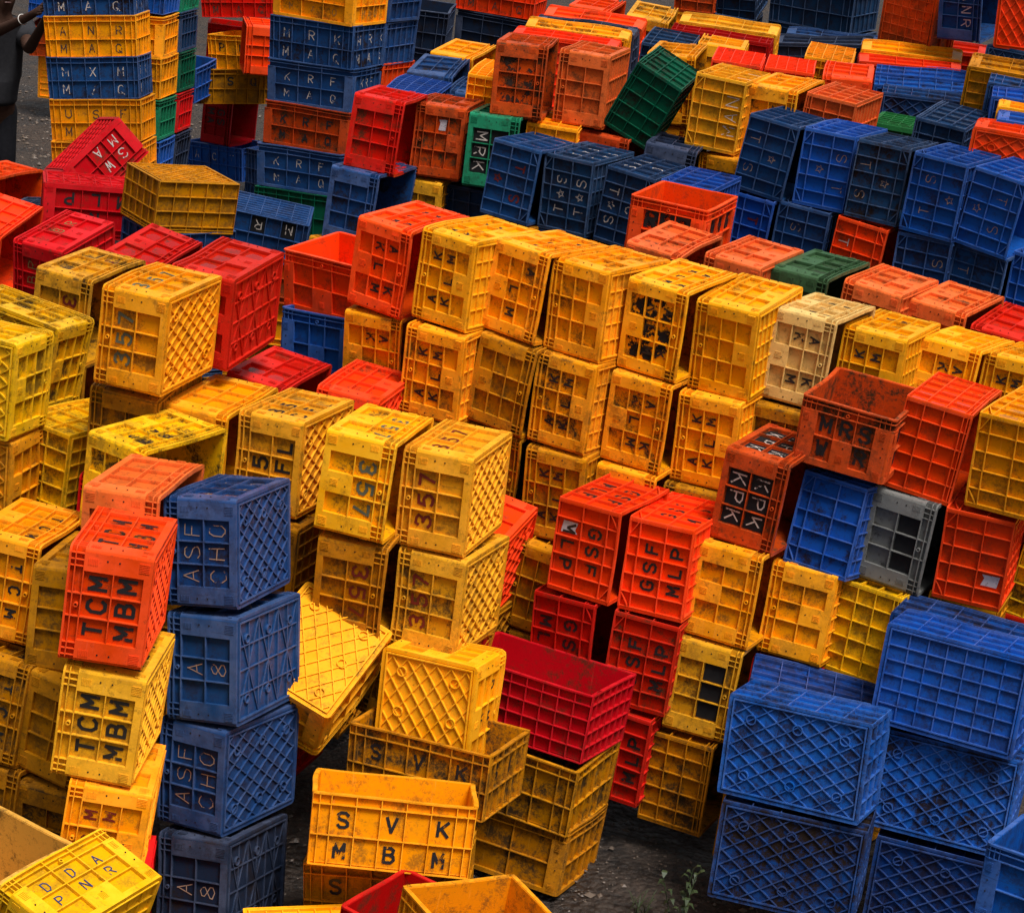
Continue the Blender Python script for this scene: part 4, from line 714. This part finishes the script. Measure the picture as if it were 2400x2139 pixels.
('y357z_s1','LY','M','P2','sq','Or','','sup',(-1.354,7.374,1.009),-0.238,0.000,0.000,'shaded crate under the shaded yellow crate under the grey 357 crate beside the leaning yellow','shaded crates deep in the piles'),
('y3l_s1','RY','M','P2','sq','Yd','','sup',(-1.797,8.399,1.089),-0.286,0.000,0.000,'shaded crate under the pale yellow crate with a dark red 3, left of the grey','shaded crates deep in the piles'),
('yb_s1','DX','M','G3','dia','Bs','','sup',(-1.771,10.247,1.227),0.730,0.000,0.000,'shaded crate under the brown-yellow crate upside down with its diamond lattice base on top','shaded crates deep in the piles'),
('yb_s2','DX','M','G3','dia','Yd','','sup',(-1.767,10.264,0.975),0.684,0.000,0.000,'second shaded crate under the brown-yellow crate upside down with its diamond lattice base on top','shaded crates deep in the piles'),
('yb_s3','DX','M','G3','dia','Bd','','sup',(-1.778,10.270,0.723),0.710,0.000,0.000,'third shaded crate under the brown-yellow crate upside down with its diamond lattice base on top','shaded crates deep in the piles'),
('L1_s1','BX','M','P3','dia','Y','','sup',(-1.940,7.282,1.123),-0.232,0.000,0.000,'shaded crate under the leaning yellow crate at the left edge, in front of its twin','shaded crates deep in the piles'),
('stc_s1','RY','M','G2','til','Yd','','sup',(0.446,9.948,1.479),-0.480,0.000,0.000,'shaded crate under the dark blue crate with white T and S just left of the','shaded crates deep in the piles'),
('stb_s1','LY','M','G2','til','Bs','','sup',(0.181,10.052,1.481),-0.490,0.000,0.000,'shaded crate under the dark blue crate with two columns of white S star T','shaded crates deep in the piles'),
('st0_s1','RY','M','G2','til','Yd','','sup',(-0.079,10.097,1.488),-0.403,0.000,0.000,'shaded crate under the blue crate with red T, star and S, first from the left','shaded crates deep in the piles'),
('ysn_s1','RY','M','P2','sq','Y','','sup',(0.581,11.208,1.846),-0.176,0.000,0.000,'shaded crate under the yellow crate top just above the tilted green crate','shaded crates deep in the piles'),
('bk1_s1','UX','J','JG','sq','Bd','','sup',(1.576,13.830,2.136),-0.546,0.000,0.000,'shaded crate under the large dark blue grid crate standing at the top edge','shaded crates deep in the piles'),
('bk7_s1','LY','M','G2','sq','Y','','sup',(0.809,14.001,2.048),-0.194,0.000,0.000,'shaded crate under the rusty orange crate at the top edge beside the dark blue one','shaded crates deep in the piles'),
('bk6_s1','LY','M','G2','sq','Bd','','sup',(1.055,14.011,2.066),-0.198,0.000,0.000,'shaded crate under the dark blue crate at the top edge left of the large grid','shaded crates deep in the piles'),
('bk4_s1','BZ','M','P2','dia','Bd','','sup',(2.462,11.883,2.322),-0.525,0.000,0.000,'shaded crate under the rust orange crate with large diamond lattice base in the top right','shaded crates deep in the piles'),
]
for row in CR: crate(*row)
# ------------------------------------------------------------------ ground
def ground():
    me = bpy.data.meshes.new('ground'); n = 120; vs = []; fs = []
    rng = np.random.RandomState(4)
    xs = np.concatenate([np.linspace(-60, -6, 12), np.linspace(-5.5, 5, 90), np.linspace(6, 60, 12)]); ys = np.concatenate([np.linspace(-8, 4, 8), np.linspace(4.3, 24, 130), np.linspace(26, 160, 16)])
    for y in ys:
        for x in xs:
            z = .012*math.sin(x*3.1+y*1.7)+.010*math.sin(x*7.3-y*5.1)+.006*math.sin(x*17+y*13)
            vs.append((x, y, z-.03))
    nx = len(xs)
    for j in range(len(ys)-1):
        for i in range(nx-1): a = j*nx+i; fs.append((a, a+1, a+1+nx, a+nx))
    me.from_pydata(vs, [], fs)
    m = bpy.data.materials.new('wet_mud'); m.use_nodes = True; nt = m.node_tree; L = nt.links.new; b = nt.nodes['Principled BSDF']
    tc = node(nt, 'ShaderNodeTexCoord')
    def nz(s, d, r): q = node(nt, 'ShaderNodeTexNoise'); q.inputs['Scale'].default_value = s; q.inputs['Detail'].default_value = d; q.inputs['Roughness'].default_value = r; L(tc.outputs['Object'], q.inputs['Vector']); return q
    a = nz(3, 8, .7); c = nz(30, 6, .7); v = node(nt, 'ShaderNodeTexVoronoi'); v.inputs['Scale'].default_value = 34; L(tc.outputs['Object'], v.inputs['Vector'])
    cr = node(nt, 'ShaderNodeValToRGB'); cr.color_ramp.elements[0].color = (.008, .0055, .004, 1); cr.color_ramp.elements[1].color = (.12, .080, .055, 1); cr.color_ramp.elements[0].position = .38; cr.color_ramp.elements[1].position = .80
    mx = node(nt, 'ShaderNodeMix', data_type='FLOAT'); mx.inputs[0].default_value = .5; L(a.outputs[0], mx.inputs[2]); L(c.outputs[0], mx.inputs[3]); L(mx.outputs[0], cr.inputs[0]); L(cr.outputs[0], b.inputs['Base Color'])
    mr = node(nt, 'ShaderNodeMapRange'); mr.inputs[1].default_value = .4; mr.inputs[2].default_value = .6; mr.inputs[3].default_value = .3; mr.inputs[4].default_value = .85; L(a.outputs[0], mr.inputs[0]); L(mr.outputs[0], b.inputs['Roughness'])
    bp = node(nt, 'ShaderNodeBump'); bp.inputs['Strength'].default_value = 1; bp.inputs['Distance'].default_value = .03; ad = node(nt, 'ShaderNodeMath', operation='SUBTRACT'); L(c.outputs[0], ad.inputs[0]); L(v.outputs[0], ad.inputs[1]); L(ad.outputs[0], bp.inputs['Height']); L(bp.outputs[0], b.inputs['Normal'])
    me.materials.append(m); o = link(bpy.data.objects.new('ground', me)); o['kind'] = 'structure'
ground()
# ------------------------------------------------------------------ loose gravel, weeds
def gravel():
    rg = random.Random(8); V = []; Fc = []
    base_ = [(0, 0, 1), (1, 0, 0), (0, 1, 0), (-1, 0, 0), (0, -1, 0), (0, 0, -1)]
    fc = [(0, 1, 2), (0, 2, 3), (0, 3, 4), (0, 4, 1), (5, 2, 1), (5, 3, 2), (5, 4, 3), (5, 1, 4)]
    for k in range(5200):
        if k < 3400: x, y, s = rg.uniform(-.7, 1.7), rg.uniform(5.7, 8.3), rg.uniform(.002, .007) if rg.random() < .93 else rg.uniform(.008, .018)
        else: x, y, s = rg.uniform(-5, -2.6), rg.uniform(13.5, 22), rg.uniform(.006, .022)
        a = rg.uniform(0, 6); n = len(V); sx, sy, sz = s*rg.uniform(.8, 1.6), s*rg.uniform(.7, 1.2), s*rg.uniform(.4, .9)
        for p in base_:
            px, py = p[0]*sx*rg.uniform(.8, 1.1), p[1]*sy*rg.uniform(.8, 1.1)
            V.append((x+px*math.cos(a)-py*math.sin(a), y+px*math.sin(a)+py*math.cos(a), -.026+.012*math.sin(x*3.1+y*1.7)+p[2]*sz))
        Fc += [tuple(n+i for i in f) for f in fc]
    me = bpy.data.meshes.new('gravel'); me.from_pydata(V, [], Fc); me.materials.append(flat('pebble', (.12, .085, .060), .5)); o = link(bpy.data.objects.new('gravel', me)); o['kind'] = 'stuff'
gravel()
def scrap(pos, s, rot, mat, label, seed):
    rg = random.Random(seed); n = 7; V = []; Fc = []
    for j in range(n):
        for i in range(n):
            u, v = (i/(n-1)-.5), (j/(n-1)-.5)
            V.append((u*s*(1+.2*rg.random()), v*s*.6*(1+.3*rg.random()), .012*math.sin(i*1.7+seed)+.010*math.sin(j*2.1)+.006*rg.random()+.012))
    Fc = [(j*n+i, j*n+i+1, j*n+i+n+1, j*n+i+n) for j in range(n-1) for i in range(n-1) if not (i in (0, n-2) and j in (0, n-2) and rg.random() < .6)]
    me = bpy.data.meshes.new('plastic_scrap'); me.from_pydata(V, [], Fc); me.materials.append(mat); o = link(bpy.data.objects.new('plastic_scrap', me)); o.location = pos; o.rotation_euler = (0, 0, rot); tag(o, label, 'litter')
def weed(x, y, h, n, label, seed, grass=False):
    rg = random.Random(seed); V = []; Fc = []
    def leaf(b, d, l, w):
        d = Vector(d).normalized(); s = d.cross(Vector((0, 0, 1))).normalized()*w; k = len(V); b = Vector(b)
        for t, ww, dz in ((0, .15, 0), (.35, 1, .012), (.7, .8, .010), (1, .05, -.012)):
            c = b+d*l*t+Vector((0, 0, dz)); V.append(tuple(c-s*ww)); V.append(tuple(c+s*ww))
        for i in range(3): Fc.append((k+2*i, k+2*i+1, k+2*i+3, k+2*i+2))
    for i in range(n):
        a = rg.uniform(0, 6.28); lean = rg.uniform(.05, .35); hh = h*rg.uniform(.6, 1)
        if grass:
            leaf((x+rg.uniform(-.04, .04), y+rg.uniform(-.03, .03), -.03), (math.cos(a)*.6, math.sin(a)*.6, 1.), hh, .0022); continue
        tip = (x+math.cos(a)*lean*hh, y+math.sin(a)*lean*hh, hh)
        k = len(V)
        for (px, py, pz), r in (((x, y, -.03), .003), (tip, .0012)):
            for q in range(4): V.append((px+r*math.cos(q*1.57), py+r*math.sin(q*1.57), pz))
        for q in range(4): Fc.append((k+q, k+(q+1) % 4, k+4+(q+1) % 4, k+4+q))
        for j in range(9):
            t = .35+.65*j/8; b2 = rg.uniform(0, 6.28)
            leaf((x+(tip[0]-x)*t, y+(tip[1]-y)*t, hh*t), (math.cos(b2), math.sin(b2), rg.uniform(.1, .5)), rg.uniform(.025, .05), rg.uniform(.006, .011))
    me = bpy.data.meshes.new('weed'); me.from_pydata(V, [], Fc); me.materials.append(flat('leaf_green', (.028, .045, .012), .5)); o = link(bpy.data.objects.new('weed', me)); tag(o, label, 'plant', 'weeds beside the blue crates')
weed(.80, 6.62, .24, 3, 'tallest leafy weed in front of the muddy blue lattice crate', 1)
weed(.93, 6.60, .11, 3, 'small yellowish weed right of the tallest one, before the muddy blue crate', 2)
weed(.66, 6.72, .14, 16, 'tuft of thin grass on the mud left of the muddy blue crate', 3, True)
# ------------------------------------------------------------------ the standing person
def skin(name, pts, edges, mat, parent=None, sub=2):
    me = bpy.data.meshes.new(name); me.from_pydata([p[0] for p in pts], edges, []); o = bpy.data.objects.new(name, me); scene.collection.objects.link(o)
    m_ = o.modifiers.new('skin', 'SKIN'); m_.use_smooth_shade = True
    for v, p in zip(me.skin_vertices[0].data, pts): r = p[1]; v.radius = r if isinstance(r, tuple) else (r, r)
    me.skin_vertices[0].data[0].use_root = True
    s_ = o.modifiers.new('sub', 'SUBSURF'); s_.levels = sub; s_.render_levels = sub
    dg = bpy.context.evaluated_depsgraph_get(); dg.update(); new = bpy.data.meshes.new_from_object(o.evaluated_get(dg)); o.modifiers.clear(); o.data = new; bpy.data.meshes.remove(me)
    new.materials.clear(); new.materials.append(mat)
    for p in new.polygons: p.use_smooth = True
    if parent is not None: o.parent = parent
    return o
def person():
    P = dict(pel=((-3.84, 14.45, .96), (.15, .13)), bel=((-3.835, 14.44, 1.10), (.165, .14)), che=((-3.82, 14.42, 1.30), (.175, .135)), nb=((-3.80, 14.41, 1.45), (.09, .07)), nk=((-3.79, 14.40, 1.53), .052),
      hd=((-3.775, 14.38, 1.62), (.075, .08)), hc=((-3.77, 14.375, 1.70), (.078, .092)), ht=((-3.775, 14.38, 1.77), (.06, .07)), ns=((-3.725, 14.31, 1.655), .014),
      sr=((-3.94, 14.31, 1.43), .062), er=((-3.76, 14.05, 1.44), .043), wr=((-3.43, 13.76, 1.65), .027), pr=((-3.36, 13.70, 1.71), (.040, .020)),
      s2=((-3.66, 14.53, 1.43), .062), e2=((-3.55, 14.24, 1.34), .043), w2=((-3.375, 13.90, 1.60), .027), p2=((-3.33, 13.82, 1.66), (.040, .020)),
      hr_=((-3.90, 14.40, .78), .088), kr=((-3.88, 14.34, .50), .062), ar=((-3.90, 14.40, .09), .040), tr=((-3.80, 14.27, .045), (.045, .030)),
      h2=((-3.78, 14.51, .78), .088), k2=((-3.74, 14.47, .50), .062), a2=((-3.77, 14.54, .09), .040), t2=((-3.67, 14.42, .045), (.045, .030)))
    K = list(P); E = [('pel', 'bel'), ('bel', 'che'), ('che', 'nb'), ('nb', 'nk'), ('nk', 'hd'), ('hd', 'hc'), ('hc', 'ht'), ('hd', 'ns'), ('nb', 'sr'), ('sr', 'er'), ('er', 'wr'), ('wr', 'pr'), ('nb', 's2'), ('s2', 'e2'), ('e2', 'w2'), ('w2', 'p2'),
      ('pel', 'hr_'), ('hr_', 'kr'), ('kr', 'ar'), ('ar', 'tr'), ('pel', 'h2'), ('h2', 'k2'), ('k2', 'a2'), ('a2', 't2')]
    pts = [P[k] for k in K]; ed = [(K.index(a), K.index(b)) for a, b in E]
    for pk, base_i in (('pr', K.index('pr')), ('p2', K.index('p2'))):
        c = Vector(P[pk][0]); f = Vector((.62, -.50, .50)).normalized(); s = Vector((.1, .55, .75)).normalized()
        for j, l in enumerate((.066, .076, .072, .056)):
            b0 = c+s*(j-1.5)*.021+f*.022; k = len(pts)
            pts += [(tuple(b0), .0095), (tuple(b0+f*l*.5), .0088), (tuple(b0+f*l*.8+Vector((.014, .004, -.012))), .0080), (tuple(b0+f*l*.9+Vector((.022, .006, -.034))), .0068)]
            ed += [(base_i, k), (k, k+1), (k+1, k+2), (k+2, k+3)]
        k = len(pts); pts += [(tuple(c-s*.03-f*.01), .011), (tuple(c-s*.045+f*.02), .0098), (tuple(c-s*.045+f*.045), .0082)]; ed += [(base_i, k), (k, k+1), (k+1, k+2)]
    sk = flat('skin_dark', (.055, .024, .014), .7)
    body = skin('person', pts, ed, sk); tag(body, 'person in a dark grey shirt and dark trousers steadying the blue MAQ crate', 'person')
    def wear(name, keys, es, grow, mat, extra=()):
        q = []
        for k in keys:
            p, r = P[k]; r = tuple(v+grow for v in r) if isinstance(r, tuple) else (r+grow, r+grow); q.append((p, r))
        q += list(extra); kk = list(keys)
        return skin(name, q, [(a if isinstance(a, int) else kk.index(a), b if isinstance(b, int) else kk.index(b)) for a, b in es], mat, body)
    ue = tuple((Vector(P['sr'][0])*.35+Vector(P['er'][0])*.65)); ue2 = tuple((Vector(P['s2'][0])*.35+Vector(P['e2'][0])*.65))
    kk = ['che', 'bel', 'pel', 'nb', 'sr', 's2']
    wear('shirt', kk, [('che', 'bel'), ('bel', 'pel'), ('che', 'nb'), ('nb', 'sr'), ('nb', 's2'), ('sr', 6), ('s2', 7), ('pel', 8)], .034, flat('shirt_cloth', (.026, .026, .030), 1.), [(ue, (.085, .085)), (ue2, (.085, .085)), ((-3.845, 14.452, .90), (.20, .17))])
    tc_ = flat('trouser_cloth', (.010, .010, .014), .8)
    for q_ in ('hr_', 'kr', 'ar'), ('h2', 'k2', 'a2'):
        top_ = Vector(P[q_[0]][0])+Vector((0, 0, .17)); skin('trouser_leg', [(tuple(top_), .118), (P[q_[0]][0], .112), (P[q_[1]][0], .088), (P[q_[2]][0], .072)], [(0, 1), (1, 2), (2, 3)], tc_, body)
    skin('hair', [((-3.79, 14.40, 1.76), (.074, .084)), ((-3.795, 14.405, 1.70), (.078, .092)), ((-3.80, 14.41, 1.66), (.06, .07))], [(0, 1), (1, 2)], flat('hair_black', (.008, .006, .006), .7), body)
    for s_ in (-1, 1):
        e = skin('eye', [((-3.712+.026*s_, 14.318+.020*s_, 1.685), .010), ((-3.710+.026*s_, 14.315+.020*s_, 1.685), .009)], [(0, 1)], flat('eye', (.25, .22, .2), .3), body, 1)
        skin('ear', [((-3.775+.062*s_, 14.385+.050*s_, 1.65), (.008, .012)), ((-3.775+.066*s_, 14.385+.054*s_, 1.69), (.008, .014))], [(0, 1)], sk, body, 1)
    skin('mouth', [((-3.725-.020, 14.312-.015, 1.618), .007), ((-3.725+.020, 14.312+.015, 1.618), .007)], [(0, 1)], flat('lips', (.07, .025, .02), .4), body, 1)
    # bracelet
    c = Vector(P['wr'][0])*.80+Vector(P['er'][0])*.20; ax = (Vector(P['wr'][0])-Vector(P['er'][0])).normalized(); u = ax.orthogonal().normalized(); v = ax.cross(u)
    ring = [(tuple(c+(u*math.cos(t)+v*math.sin(t))*.034), .0035) for t in [i*math.pi/6 for i in range(12)]]
    skin('bracelet', ring, [(i, (i+1) % 12) for i in range(12)], flat('bracelet_metal', (.6, .55, .5), .3), body, 1)
person()
